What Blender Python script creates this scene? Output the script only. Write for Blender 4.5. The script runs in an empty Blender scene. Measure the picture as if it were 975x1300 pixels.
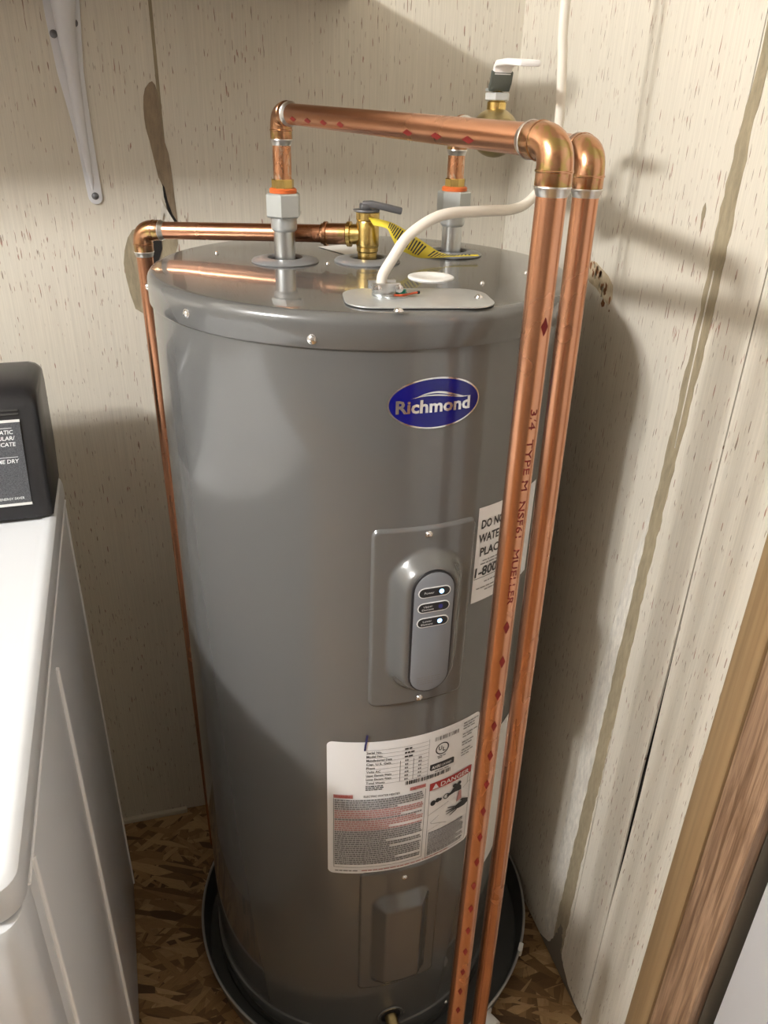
import bpy, bmesh, math, random
from mathutils import Vector, Matrix
random.seed(7)
PI = math.pi
sin, cos = math.sin, math.cos
C = bpy.context.scene.collection
scene = bpy.context.scene

# ------------------------------------------------------------------ camera
CAM = Vector((-0.2471, -0.9839, 1.4293))
RT = Vector((0.9639, -0.2648, 0.0265)).normalized()
FW = Vector((0.2467, 0.8516, -0.4626)).normalized()
UP = RT.cross(FW).normalized()
FPX = 985.9
cd = bpy.data.cameras.new('camera'); cam = bpy.data.objects.new('camera', cd); C.objects.link(cam)
cd.sensor_fit = 'VERTICAL'; cd.sensor_height = 24.0; cd.lens = FPX / 1300.0 * 24.0
cd.clip_start = 0.02
m3 = Matrix((RT, UP, -FW)).transposed()
cam.matrix_world = Matrix.Translation(CAM) @ m3.to_4x4()
scene.camera = cam
# ------------------------------------------------------------------ world, lamps, exposure
w = bpy.data.worlds.new('room_air'); scene.world = w; w.use_nodes = True
w.node_tree.nodes['Background'].inputs[0].default_value = (1.0, 0.95, 0.88, 1)
w.node_tree.nodes['Background'].inputs[1].default_value = 0.04
def bulb(name, loc, watts, r):
    ld = bpy.data.lights.new(name, 'POINT'); ld.energy = watts; ld.shadow_soft_size = r
    ld.color = (1.0, 0.985, 0.965)
    o = bpy.data.objects.new(name, ld); C.objects.link(o); o.location = loc
bulb('ceiling_bulb', (-1.88, -1.08, 2.40), 60, 0.06)
bulb('ceiling_bulb', (-1.96, -0.90, 2.40), 60, 0.06)
vs = scene.view_settings
vs.view_transform = 'Standard'; vs.look = 'None'; vs.gamma = 1.0; vs.use_curve_mapping = False
vs.exposure = 0.76

# ------------------------------------------------------------------ where a sight line meets a plane of the room
def ray(px, py):
    return FW + RT * ((px - 487.5) / FPX) - UP * ((py - 650.0) / FPX)
def on_x(px, py, X): d = ray(px, py); return CAM + d * ((X - CAM.x) / d.x)
def on_y(px, py, Y): d = ray(px, py); return CAM + d * ((Y - CAM.y) / d.y)
def on_z(px, py, Z): d = ray(px, py); return CAM + d * ((Z - CAM.z) / d.z)

# ------------------------------------------------------------------ materials
MATS = {}
def nm(name):
    m = bpy.data.materials.new(name); m.use_nodes = True
    nt = m.node_tree; b = nt.nodes['Principled BSDF']; MATS[name] = m
    return m, nt, b
def mk(name, col, rough=0.5, metal=0.0, spec=0.5, coat=0.0, emit=None, es=0.0):
    m, nt, b = nm(name)
    b.inputs['Base Color'].default_value = (*col, 1); b.inputs['Roughness'].default_value = rough
    b.inputs['Metallic'].default_value = metal; b.inputs['Specular IOR Level'].default_value = spec
    b.inputs['Coat Weight'].default_value = coat; b.inputs['Coat Roughness'].default_value = 0.04
    if emit:
        b.inputs['Emission Color'].default_value = (*emit, 1); b.inputs['Emission Strength'].default_value = es
    return m
class NB:
    def __init__(s, nt): s.nt = nt
    def n(s, t, **k):
        x = s.nt.nodes.new(t)
        for a, v in k.items(): setattr(x, a, v)
        return x
    def l(s, a, b): s.nt.links.new(a, b)
    def coord(s, scale=(1, 1, 1), rot=(0, 0, 0), out='Object'):
        t = s.n('ShaderNodeTexCoord'); mp = s.n('ShaderNodeMapping')
        mp.inputs['Scale'].default_value = scale; src = t.outputs[out]
        if any(rot):
            m2 = s.n('ShaderNodeMapping'); m2.inputs['Rotation'].default_value = rot
            s.l(src, m2.inputs['Vector']); src = m2.outputs['Vector']
        s.l(src, mp.inputs['Vector']); return mp.outputs['Vector']
    def noise(s, vec, scale, detail=2.0, rough=0.5, dist=0.0):
        x = s.n('ShaderNodeTexNoise'); x.inputs['Scale'].default_value = scale
        x.inputs['Detail'].default_value = detail; x.inputs['Roughness'].default_value = rough
        x.inputs['Distortion'].default_value = dist
        s.l(vec, x.inputs['Vector']); return x.outputs['Fac']
    def ramp(s, fac, stops):
        r = s.n('ShaderNodeValToRGB'); e = r.color_ramp.elements
        while len(e) < len(stops): e.new(0.5)
        for i, (p, c) in enumerate(stops):
            e[i].position = p; e[i].color = (*c, 1) if len(c) == 3 else c
        s.l(fac, r.inputs['Fac']); return r.outputs['Color']
    def mix(s, fac, a, b, mode='MIX'):
        x = s.n('ShaderNodeMix', data_type='RGBA', blend_type=mode)
        for sock, v in ((x.inputs['Factor'], fac), (x.inputs[6], a), (x.inputs[7], b)):
            if isinstance(v, (int, float)): sock.default_value = v
            elif isinstance(v, tuple): sock.default_value = (*v, 1)
            else: s.l(v, sock)
        return x.outputs[2]
    def math(s, op, a, b=0.0):
        x = s.n('ShaderNodeMath', operation=op)
        for sock, v in ((x.inputs[0], a), (x.inputs[1], b)):
            if isinstance(v, (int, float)): sock.default_value = v
            else: s.l(v, sock)
        return x.outputs[0]
    def bump(s, h, strength, dist, b):
        x = s.n('ShaderNodeBump'); x.inputs['Strength'].default_value = strength
        x.inputs['Distance'].default_value = dist
        s.l(h, x.inputs['Height']); s.l(x.outputs['Normal'], b.inputs['Normal'])
W3 = (1, 1, 1); B3 = (0, 0, 0)

def wall_mat(name, base, sx, sy):
    """cream wallboard: fine vertical weave and scattered brown vertical flecks"""
    m, nt, b = nm(name); k = NB(nt)
    grain = k.noise(k.coord((sx*420, sy*420, 5)), 1.0, 2.0)
    fine = k.noise(k.coord((sx*1100, sy*1100, 30)), 1.0, 1.0)
    fl = k.noise(k.coord((sx*400, sy*400, 40)), 1.0, 1.5, 0.5, 0.1)
    clump = k.noise(k.coord((sx*14, sy*14, 7)), 1.0, 2.0)
    blot = k.noise(k.coord((1, 1, 1)), 5.0, 3.0)
    thr = k.math('ADD', fl, k.math('MULTIPLY', clump, 0.20))
    mask = k.ramp(thr, [(0.768, B3), (0.79, W3)])
    c0 = k.ramp(grain, [(0.3, tuple(v*0.90 for v in base)), (0.7, tuple(min(1, v*1.05) for v in base))])
    c0 = k.mix(0.22, c0, k.ramp(fine, [(0.3, tuple(v*0.72 for v in base)), (0.7, base)]))
    c0 = k.mix(k.ramp(blot, [(0.5, B3), (0.75, (0.16, 0.16, 0.16))]), c0, (base[0]*0.8, base[1]*0.76, base[2]*0.66))
    fc = k.ramp(k.noise(k.coord((sx*60, sy*60, 60)), 1.0), [(0.42, (0.17, 0.11, 0.07)), (0.60, (0.30, 0.12, 0.08))])
    col = k.mix(k.math('MULTIPLY', mask, 0.8), c0, fc)
    k.l(col, b.inputs['Base Color']); b.inputs['Roughness'].default_value = 0.55
    b.inputs['Specular IOR Level'].default_value = 0.3
    k.bump(k.math('ADD', grain, k.math('MULTIPLY', mask, -0.8)), 0.25, 0.0006, b)
    return m
WALLC = (0.70, 0.655, 0.56)
wall_mat('wall_back', WALLC, 1, 0); wall_mat('wall_right', WALLC, 0, 1)
mk('wall_plain', (0.62, 0.56, 0.45), 0.7)
mk('wall_panelling', (0.36, 0.34, 0.31), 0.7)
mk('wall_dark', (0.19, 0.17, 0.15), 0.6)
mk('ceiling_white', (0.84, 0.83, 0.80), 0.8)
mk('void', (0.012, 0.010, 0.008), 0.9)

def osb_mat():
    m, nt, b = nm('strand_board'); k = NB(nt)
    cols = []
    base = None
    for i, (rot, sc) in enumerate(((0.4, 80), (1.5, 70), (2.5, 86), (0.95, 66), (2.0, 76))):
        v = k.n('ShaderNodeTexVoronoi', feature='F1'); v.inputs['Scale'].default_value = 1.0
        warp = k.noise(k.coord((7+i, 7, 1)), 1.0, 3.0)
        mp = k.coord((sc, sc*0.17, 1), (0, 0, rot))
        vv = k.n('ShaderNodeVectorMath', operation='ADD')
        ws = k.n('ShaderNodeVectorMath', operation='SCALE'); ws.inputs['Scale'].default_value = 0.35
        k.l(warp, ws.inputs[0]); k.l(mp, vv.inputs[0]); k.l(ws.outputs[0], vv.inputs[1])
        k.l(vv.outputs[0], v.inputs['Vector'])
        sep = k.n('ShaderNodeSeparateColor'); k.l(v.outputs['Color'], sep.inputs['Color'])
        grain = k.noise(k.coord((sc*14, sc*0.9, 1), (0, 0, rot)), 1.0, 2.0)
        c = k.ramp(sep.outputs[0], [(0.0, (0.10, 0.05, 0.018)), (0.3, (0.23, 0.125, 0.045)), (0.65, (0.36, 0.21, 0.085)), (1.0, (0.52, 0.34, 0.16))])
        c = k.mix(0.5, c, k.ramp(grain, [(0.3, (0.45, 0.45, 0.45)), (0.7, W3)]), 'MULTIPLY')
        if base is None: base = c; 
        else: base = k.mix(k.ramp(sep.outputs[1], [(0.62, B3), (0.64, W3)]), base, c)
    k.l(base, b.inputs['Base Color']); b.inputs['Roughness'].default_value = 0.6
    k.bump(base, 0.35, 0.001, b)
osb_mat()

def wood_mat(name, lo, hi, sc):
    m, nt, b = nm(name); k = NB(nt)
    v = k.coord((sc, sc, sc*0.045))
    n1 = k.noise(v, 1.0, 4.0, 0.6, 0.6)
    n2 = k.noise(k.coord((sc*6, sc*6, sc*0.09)), 1.0, 2.0)
    c = k.ramp(n1, [(0.33, lo), (0.5, tuple((a+b_)/2 for a, b_ in zip(lo, hi))), (0.62, hi)])
    c = k.mix(0.45, c, k.ramp(n2, [(0.35, (0.5, 0.45, 0.4)), (0.6, W3)]), 'MULTIPLY')
    k.l(c, b.inputs['Base Color']); b.inputs['Roughness'].default_value = 0.42
    k.bump(n2, 0.2, 0.0005, b)
wood_mat('wood_smooth', (0.285, 0.185, 0.092), (0.375, 0.26, 0.14), 22)
wood_mat('wood_grainy', (0.17, 0.095, 0.052), (0.42, 0.275, 0.175), 150)

def tank_mat():
    m, nt, b = nm('tank_enamel'); k = NB(nt)
    b.inputs['Base Color'].default_value = (0.108, 0.109, 0.107, 1)
    b.inputs['Roughness'].default_value = 0.24; b.inputs['Specular IOR Level'].default_value = 0.6
    b.inputs['Coat Weight'].default_value = 0.7; b.inputs['Coat Roughness'].default_value = 0.05
    # slight oil-canning of the sheet steel jacket
    n = k.noise(k.coord((14, 14, 0.7)), 1.0, 1.0)
    k.bump(n, 0.10, 0.003, b)
tank_mat()
def metal_mat(name, c1, c2, rough, sc, spots=None, rv=0.12):
    m, nt, b = nm(name); k = NB(nt)
    n = k.noise(k.coord((sc, sc, sc*0.5)), 1.0, 4.0, 0.6, 0.4)
    c = k.ramp(n, [(0.22, c1), (0.78, c2)])
    if spots:
        n2 = k.noise(k.coord((sc*0.6, sc*0.6, sc*0.6)), 1.0, 3.0, 0.6, 1.5)
        c = k.mix(k.ramp(n2, [(0.50, B3), (0.60, W3)]), c, spots)
    k.l(c, b.inputs['Base Color']); b.inputs['Metallic'].default_value = 1.0
    rr = k.math('ADD', k.math('MULTIPLY', n, rv), rough - rv/2); k.l(rr, b.inputs['Roughness'])
metal_mat('copper', (0.57, 0.275, 0.155), (0.62, 0.315, 0.19), 0.27, 9, None, 0.05)
metal_mat('copper_fitting', (0.42, 0.22, 0.10), (0.62, 0.33, 0.21), 0.25, 75, (0.42, 0.30, 0.11))
metal_mat('copper_heated', (0.52, 0.23, 0.12), (0.66, 0.36, 0.20), 0.28, 70, (0.66, 0.50, 0.38))
metal_mat('solder', (0.62, 0.60, 0.57), (0.80, 0.79, 0.76), 0.30, 120)
metal_mat('brass', (0.62, 0.43, 0.13), (0.78, 0.58, 0.22), 0.24, 80)
metal_mat('brass_dull', (0.36, 0.29, 0.14), (0.50, 0.41, 0.22), 0.36, 80)
metal_mat('zinc', (0.58, 0.60, 0.60), (0.76, 0.78, 0.78), 0.30, 70)
metal_mat('galvanised', (0.52, 0.54, 0.54), (0.62, 0.64, 0.63), 0.36, 60)
MATS['galvanised'].node_tree.nodes['Principled BSDF'].inputs['Metallic'].default_value = 0.6
metal_mat('chrome', (0.72, 0.72, 0.72), (0.85, 0.85, 0.85), 0.15, 90)
mk('union_nut', (0.55, 0.58, 0.57), 0.38, 0.65)
mk('orange_gasket', (0.62, 0.13, 0.025), 0.5)
mk('collar_grey', (0.20, 0.203, 0.205), 0.32)
mk('hole_dark', (0.01, 0.01, 0.01), 0.8)
mk('white_plastic', (0.86, 0.86, 0.83), 0.45)
mk('cable_sheath', (0.80, 0.75, 0.66), 0.42)
mk('ground_green', (0.0, 0.22, 0.15), 0.35)
mk('red_wire', (0.55, 0.09, 0.03), 0.4)
mk('lever_grey', (0.17, 0.17, 0.18), 0.4, 0.6)
mk('vinyl_grey', (0.09, 0.10, 0.085), 0.5)
mk('lever_white', (0.85, 0.84, 0.82), 0.35)
mk('white_enamel', (0.64, 0.655, 0.67), 0.30, 0, 0.45, 0.12)
mk('bead_highlight', (0.90, 0.90, 0.90), 0.25)
mk('bracket_paint', (0.70, 0.71, 0.74), 0.32)
mk('console_black', (0.016, 0.016, 0.018), 0.33)
mk('console_side', (0.035, 0.033, 0.030), 0.5)
mk('silver_line', (0.82, 0.82, 0.80), 0.3, 0.3)
mk('screen_ink', (0.80, 0.82, 0.82), 0.5)
mk('pan_black', (0.075, 0.076, 0.073), 0.36, 0.0, 0.5)
mk('pan_edge', (0.45, 0.45, 0.44), 0.35, 0.5)
mk('paper', (0.83, 0.83, 0.83), 0.38)
mk('paper_plain', (0.80, 0.79, 0.76), 0.5)
mk('ink', (0.03, 0.03, 0.032), 0.5)
mk('ink_grey', (0.20, 0.20, 0.205), 0.5)
mk('ink_red', (0.42, 0.035, 0.03), 0.5)
mk('ink_rose', (0.50, 0.25, 0.235), 0.5)
mk('ink_pen', (0.02, 0.02, 0.10), 0.5)
mk('pipe_mark', (0.16, 0.012, 0.009), 0.5, 0, 0.25)
mk('badge_blue', (0.003, 0.004, 0.15), 0.16, 0.0, 0.4, 0.25)
mk('badge_silver', (0.82, 0.82, 0.84), 0.14, 1.0)
mk('control_grey', (0.20, 0.215, 0.24), 0.38)
mk('control_black', (0.012, 0.012, 0.014), 0.35)
mk('led_lit', (0.3, 0.6, 1.0), 0.3, 0, 0.5, 0, (0.25, 0.55, 1.0), 3.0)
mk('led_off', (0.03, 0.03, 0.16), 0.25)
mk('yellow_tag', (0.78, 0.63, 0.05), 0.45)
def mottled(name, c, lo=0.72, hi=1.18):
    m, nt, b = nm(name); k = NB(nt)
    n = k.noise(k.coord((1, 1, 0.25)), 160.0, 4.0, 0.65, 0.4); n2 = k.noise(k.coord((1, 1, 0.3)), 22.0, 3.0)
    col = k.ramp(k.math('ADD', k.math('MULTIPLY', n, 0.6), k.math('MULTIPLY', n2, 0.4)), [(0.36, tuple(v*lo for v in c)), (0.64, tuple(min(1, v*hi) for v in c))])
    k.l(col, b.inputs['Base Color']); b.inputs['Roughness'].default_value = 0.75
    k.bump(n, 0.4, 0.0008, b)
    return m
mottled('torn_backing', (0.27, 0.205, 0.135))
mottled('glue_tan', (0.33, 0.275, 0.18))
mottled('caulk_lit_white', (0.72, 0.685, 0.61))
mk('grime', (0.15, 0.125, 0.095), 0.85)
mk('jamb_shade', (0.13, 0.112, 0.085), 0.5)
mk('door_white', (0.60, 0.61, 0.625), 0.3)
mk('beige_trim', (0.50, 0.42, 0.32), 0.5)
mk('rust', (0.22, 0.09, 0.03), 0.8)
mottled('stain_tan', (0.52, 0.42, 0.28))
def dryer_panel_mat():
    m, nt, b = nm('console_face'); k = NB(nt)
    n = k.noise(k.coord((900, 900, 900)), 1.0, 2.0)
    k.l(k.ramp(n, [(0.35, (0.035, 0.037, 0.042)), (0.65, (0.10, 0.105, 0.115))]), b.inputs['Base Color'])
    b.inputs['Roughness'].default_value = 0.4
dryer_panel_mat()

# ------------------------------------------------------------------ mesh helpers
class G:
    """collects vertices and faces in world space"""
    def __init__(s): s.v = []; s.f = []
    def add(s, vs_, fs):
        o = len(s.v); s.v += [tuple(p) for p in vs_]; s.f += [tuple(i + o for i in f) for f in fs]; return s
    def box(s, c, d, R_=None):
        c = Vector(c); R_ = R_ or Matrix.Identity(3)
        vs_ = [c + R_ @ Vector((x*d[0]/2, y*d[1]/2, z*d[2]/2)) for x in (-1, 1) for y in (-1, 1) for z in (-1, 1)]
        return s.add(vs_, [(0, 1, 3, 2), (4, 6, 7, 5), (0, 4, 5, 1), (2, 3, 7, 6), (0, 2, 6, 4), (1, 5, 7, 3)])
    def loops(s, rings, closed=False, cap=True):
        n = len(rings[0]); o = len(s.v)
        for r in rings: s.v += [tuple(p) for p in r]
        k = len(rings)
        for i in range(k if closed else k - 1):
            a = o + i*n; b = o + ((i+1) % k)*n
            for j in range(n):
                s.f.append((a+j, a+(j+1) % n, b+(j+1) % n, b+j))
        if cap and not closed:
            s.f.append(tuple(range(o+n-1, o-1, -1))); e = o+(k-1)*n; s.f.append(tuple(range(e, e+n)))
        return s
    def tube(s, pts, r, n=20, cap=True, flat=None):
        pts = [Vector(p) for p in pts]; rings = []
        rs = r if isinstance(r, (list, tuple)) else [r]*len(pts)
        t0 = (pts[1]-pts[0]).normalized()
        ref = Vector((0, 0, 1)) if abs(t0.z) < 0.9 else Vector((0, 1, 0))
        nrm = t0.cross(ref).normalized(); prev = t0
        for i, p in enumerate(pts):
            t = (pts[min(i+1, len(pts)-1)] - pts[max(i-1, 0)])
            t = t.normalized() if t.length > 1e-9 else prev
            q = prev.rotation_difference(t); nrm = q @ nrm; nrm = (nrm - t*nrm.dot(t)).normalized(); prev = t
            bi = t.cross(nrm)
            k1, k2 = (1, 1) if not flat else flat
            rings.append([p + nrm*(cos(2*PI*j/n)*rs[i]*k1) + bi*(sin(2*PI*j/n)*rs[i]*k2) for j in range(n)])
        return s.loops(rings, cap=cap)
    def lathe(s, prof, base, axis=(0, 0, 1), n=32, cap=True, closed=False):
        base = Vector(base); ax = Vector(axis).normalized()
        u = ax.cross(Vector((0, 1, 0)) if abs(ax.y) < 0.9 else Vector((1, 0, 0))).normalized(); v_ = ax.cross(u)
        rings = [[base + ax*h + (u*cos(2*PI*j/n) + v_*sin(2*PI*j/n))*r for j in range(n)] for r, h in prof]
        return s.loops(rings, cap=cap, closed=closed)
    def prism(s, poly, d):
        """poly: world points of a flat outline; d: extrusion vector"""
        d = Vector(d); n = len(poly); a = [Vector(p) for p in poly]; b = [p + d for p in a]
        f = [tuple(range(n-1, -1, -1)), tuple(range(n, 2*n))]
        f += [(j, (j+1) % n, n+(j+1) % n, n+j) for j in range(n)]
        return s.add(a + b, f)

class Root:
    pass
def meshobj(name, g, mat, parent=None, smooth=True, bevel=0.0, seg=2, sharp=35):
    off = Vector((0, 0, 0))
    p = parent
    while p is not None:
        off += p.location; p = p.parent
    me = bpy.data.meshes.new(name)
    # origin of each piece at its own middle
    xs = [Vector(v) for v in g.v]
    lo = Vector((min(v.x for v in xs), min(v.y for v in xs), min(v.z for v in xs)))
    hi = Vector((max(v.x for v in xs), max(v.y for v in xs), max(v.z for v in xs)))
    c = (lo + hi)/2; c.z = lo.z
    me.from_pydata([v - c for v in xs], [], g.f)
    me.validate()
    bm = bmesh.new(); bm.from_mesh(me); bmesh.ops.recalc_face_normals(bm, faces=bm.faces)
    if bevel > 0:
        ed = [e for e in bm.edges if len(e.link_faces) == 2 and e.calc_face_angle(0) > math.radians(30)]
        bmesh.ops.bevel(bm, geom=ed, offset=bevel, segments=seg, profile=0.5, affect='EDGES', clamp_overlap=True)
    bm.to_mesh(me); bm.free()
    me.materials.append(MATS[mat])
    if smooth:
        me.polygons.foreach_set('use_smooth', [True]*len(me.polygons))
        me.set_sharp_from_angle(angle=math.radians(sharp))
    o = bpy.data.objects.new(name, me); C.objects.link(o)
    o.location = c - off; o.parent = parent
    return o
def sheet(name, g, mat, parent):
    """open sheet: normals left as built"""
    off = Vector((0, 0, 0)); p = parent
    while p is not None: off += p.location; p = p.parent
    me = bpy.data.meshes.new(name); me.from_pydata([Vector(v) - off for v in g.v], [], g.f); me.validate()
    me.materials.append(MATS[mat])
    me.polygons.foreach_set('use_smooth', [True]*len(me.polygons))
    o = bpy.data.objects.new(name, me); C.objects.link(o); o.parent = parent
    return o
def tag(o, label, cat, group=None):
    o['label'] = label; o['category'] = cat
    if group: o['group'] = group
    return o
def thing(name, label, cat, loc, group=None):
    o = bpy.data.objects.new(name, None); C.objects.link(o); o.location = loc; o.empty_display_size = 0.05
    return tag(o, label, cat, group)
def struct(o):
    o['kind'] = 'structure'; return o
def stuff(o):
    o['kind'] = 'stuff'; return o
def lab(o, l):
    o['label'] = l; return o

# ------------------------------------------------------------------ lettering
TC = {}
def glyphs(body, bold=0.0):
    key = (body, bold)
    if key not in TC:
        cu = bpy.data.curves.new('t', 'FONT'); cu.body = body; cu.size = 1.0; cu.resolution_u = 2; cu.offset = bold
        ob = bpy.data.objects.new('t', cu); C.objects.link(ob)
        dg = bpy.context.evaluated_depsgraph_get()
        me = bpy.data.meshes.new_from_object(ob.evaluated_get(dg))
        vs_ = [(v.co.x, v.co.y) for v in me.vertices]; fs = [tuple(p.vertices) for p in me.polygons]
        bpy.data.objects.remove(ob); bpy.data.curves.remove(cu); bpy.data.meshes.remove(me)
        x0 = min(a for a, b in vs_); x1 = max(a for a, b in vs_); y0 = min(b for a, b in vs_); y1 = max(b for a, b in vs_)
        TC[key] = ([(a - x0, b) for a, b in vs_], fs, x1 - x0, y0, y1)
    return TC[key]
def put_text(g, fn, body, x, y, h, width=None, bold=0.0, align='L', slant=0.0):
    """write a line whose capitals are h tall, baseline y, squeezed to width; fn maps flat (x, y) to the surface"""
    vs_, fs, w_, y0, y1 = glyphs(body, bold)
    k = h/0.70; kx = k if width is None else width/w_
    if align == 'C': x -= w_*kx/2
    if align == 'R': x -= w_*kx
    g.add([fn(x + a*kx + slant*b*k, y + b*k) for a, b in vs_], fs)
def put_rect(g, fn, x0, y0, x1, y1, n=1):
    for i in range(n):
        a = x0 + (x1-x0)*i/n; b = x0 + (x1-x0)*(i+1)/n
        g.add([fn(a, y0), fn(b, y0), fn(b, y1), fn(a, y1)], [(0, 1, 2, 3)])
def put_poly(g, fn, pts):
    g.add([fn(a, b) for a, b in pts], [tuple(range(len(pts)))])

# ================================================================== the room
XR, YB = 0.337, 0.3336
ZC = 2.48
g = G(); g.box((-1.18, -1.2, -0.02), (3.35, 3.3, 0.04)); floor = struct(meshobj('floor', g, 'strand_board', smooth=False))
g = G(); g.box((-1.18, -1.2, ZC+0.02), (3.35, 3.3, 0.04)); struct(meshobj('ceiling', g, 'ceiling_white', smooth=False))
g = G(); g.box((-2.82, -1.2, ZC/2), (0.06, 3.3, ZC)); struct(meshobj('wall_left', g, 'wall_panelling', smooth=False))
g = G(); g.box((-1.18, -2.80, ZC/2), (3.30, 0.06, ZC)); struct(meshobj('wall_front', g, 'wall_dark', smooth=False))
# back wall: dark void behind, boards in front
g = G(); g.box((-1.18, YB+0.04, ZC/2), (3.35, 0.06, ZC)); wb = struct(meshobj('wall_back', g, 'void', smooth=False))
PT = 0.0085
def back_board(x0, x1, z0=0.004, z1=ZC):
    g = G(); g.box(((x0+x1)/2, YB+PT/2, (z0+z1)/2), (x1-x0, PT, z1-z0))
    return meshobj('panel', g, 'wall_back', wb, smooth=False)
back_board(-2.66, -1.445); back_board(-1.443, -0.2262); back_board(-0.2215, 0.345)
# narrow caulked joint between the boards
g = G(); g.box((-0.22385, YB+0.0030, 1.90), (0.0047, 0.005, 1.10)); meshobj('joint_filler', g, 'glue_tan', wb)
# right wall
g = G(); g.box((XR+0.0365, -0.085, ZC/2), (0.06, 0.84, ZC)); wr = struct(meshobj('wall_right', g, 'void', smooth=False))
def right_board(outline):
    g = G(); g.prism([(XR, y, z) for y, z in outline], (0.003, 0, 0))
    return meshobj('panel', g, 'wall_right', wr, smooth=False)
right_board([(YB, 0.012), (YB, ZC), (-0.232, ZC), (-0.232, 0.010)])
right_board([(-0.2335, 0.014), (-0.2335, ZC), (-0.3150, ZC), (-0.3150, 0.95), (-0.3135, 0.72), (-0.3120, 0.60), (-0.3135, 0.45), (-0.3150, 0.30), (-0.3150, 0.016)])
right_board([(-0.3163, 0.004), (-0.3170, 0.30), (-0.3205, 0.45), (-0.3215, 0.58), (-0.3190, 0.75), (-0.3172, 0.95), (-0.3163, ZC), (-0.4240, ZC), (-0.4240, 0.004)])
# torn skim-coat strip down the board joint, white caulk and painted-in lit wall beside it
def ribbon(name, mat, left, right, t, parent, jag=0.0015, step=0.012, lab_=None):
    """left, right: (y, z) outlines on the right wall"""
    def ev(L, z):
        L = sorted(L, key=lambda q: q[1])
        if z <= L[0][1]: return L[0][0]
        for a, b in zip(L, L[1:]):
            if z <= b[1]: return a[0] + (b[0]-a[0])*(z-a[1])/(b[1]-a[1])
        return L[-1][0]
    z0 = max(min(q[1] for q in left), min(q[1] for q in right)); z1 = min(max(q[1] for q in left), max(q[1] for q in right))
    n = int((z1-z0)/step); g = G(); rows = []
    for i in range(n+1):
        z = z0 + (z1-z0)*i/n
        a = ev(left, z) + random.uniform(-jag, jag); b = ev(right, z) + random.uniform(-jag, jag)
        rows.append((a, b, z))
    v = []; f = []
    for a, b, z in rows:
        v += [(XR+0.0003, a, z), (XR-t, a-0.0006, z), (XR-t, b+0.0006, z), (XR+0.0003, b, z)]
    for i in range(n):
        o = i*4
        for j in range(3): f.append((o+j, o+j+1, o+j+5, o+j+4))
    g.add(v, f); o = meshobj(name, g, mat, parent)
    return o
SL = [(-0.239, 1.62), (-0.235, 1.475), (-0.2283, 1.403), (-0.2253, 1.3325), (-0.2275, 1.232), (-0.2179, 0.984), (-0.2116, 0.824), (-0.2062, 0.654), (-0.2032, 0.52), (-0.196, 0.30), (-0.190, 0.10), (-0.190, 0.03)]
SR = [(-0.244, 1.62), (-0.2518, 1.47), (-0.2485, 1.426), (-0.2493, 1.366), (-0.2505, 1.32), (-0.2520, 1.238), (-0.2406, 0.995), (-0.2359, 0.873), (-0.2344, 0.737), (-0.2313, 0.55), (-0.226, 0.30), (-0.224, 0.09), (-0.224, 0.03)]
lab(ribbon('torn_strip', 'glue_tan', SL, SR, 0.0007, wr), 'ragged tan strip where the wallboard facing has torn away')
ribbon('lit_wall_caulk', 'caulk_lit_white', [(-0.214, 0.98), (-0.190, 0.84), (-0.172, 0.66), (-0.160, 0.45), (-0.158, 0.25), (-0.150, 0.09), (-0.156, 0.05)],
       [(-0.2175, 0.98), (-0.2130, 0.824), (-0.2066, 0.654), (-0.2036, 0.52), (-0.1965, 0.30), (-0.186, 0.05)], 0.0005, wr, 0.002)  # broad pale ribbon: lit wall between strip and shadow edge, painted as colour
ribbon('lit_wall_caulk', 'caulk_lit_white', [(-0.2365, 1.28), (-0.2345, 1.10), (-0.236, 1.07)], [(-0.2390, 1.28), (-0.2366, 1.10), (-0.2365, 1.07)], 0.0016, wr, 0.0004)
ribbon('floor_grime', 'grime', [(-0.150, 0.012), (-0.175, 0.028), (-0.192, 0.06), (-0.205, 0.12)], [(-0.300, 0.012), (-0.255, 0.026), (-0.222, 0.06), (-0.215, 0.12)], 0.0009, wr, 0.003, 0.006)
# rust-brown stain flakes near the pipes
for i in range(26):
    g = G(); t = random.random()
    y = 0.020 - 0.055*t + random.gauss(0, 0.006); z = 1.243 - 0.045*t + random.gauss(0, 0.006)
    r = random.uniform(0.0010, 0.0048); n = 7
    g.prism([(XR-0.0005, y + r*random.uniform(0.5, 1.2)*cos(2*PI*j/n), z + 1.6*r*random.uniform(0.5, 1.2)*sin(2*PI*j/n)) for j in range(n)], (0.0006, 0, 0))
    meshobj('rust_fleck', g, 'rust' if i % 3 else 'glue_tan', wr, smooth=False)
g = G(); g.prism([on_x(a, b, XR-0.0004) for a, b in ((748, 330), (757, 333), (764, 341), (772, 350), (778, 363), (777, 380), (772, 388), (765, 378), (757, 366), (748, 358), (742, 345))], (0.0005, 0, 0))
meshobj('stain', g, 'stain_tan', wr, smooth=False)
g = G(); p0 = on_x(892, 277, XR)
g.prism([(XR-0.0005, p0.y+a, p0.z+b) for a, b in ((0, 0.016), (-0.003, 0.010), (-0.0035, 0.002), (-0.001, -0.004), (0.0, -0.014), (0.0012, -0.004), (0.003, 0.004), (0.0025, 0.011))], (0.0006, 0, 0))
meshobj('chip', g, 'glue_tan', wr, smooth=False)
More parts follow.
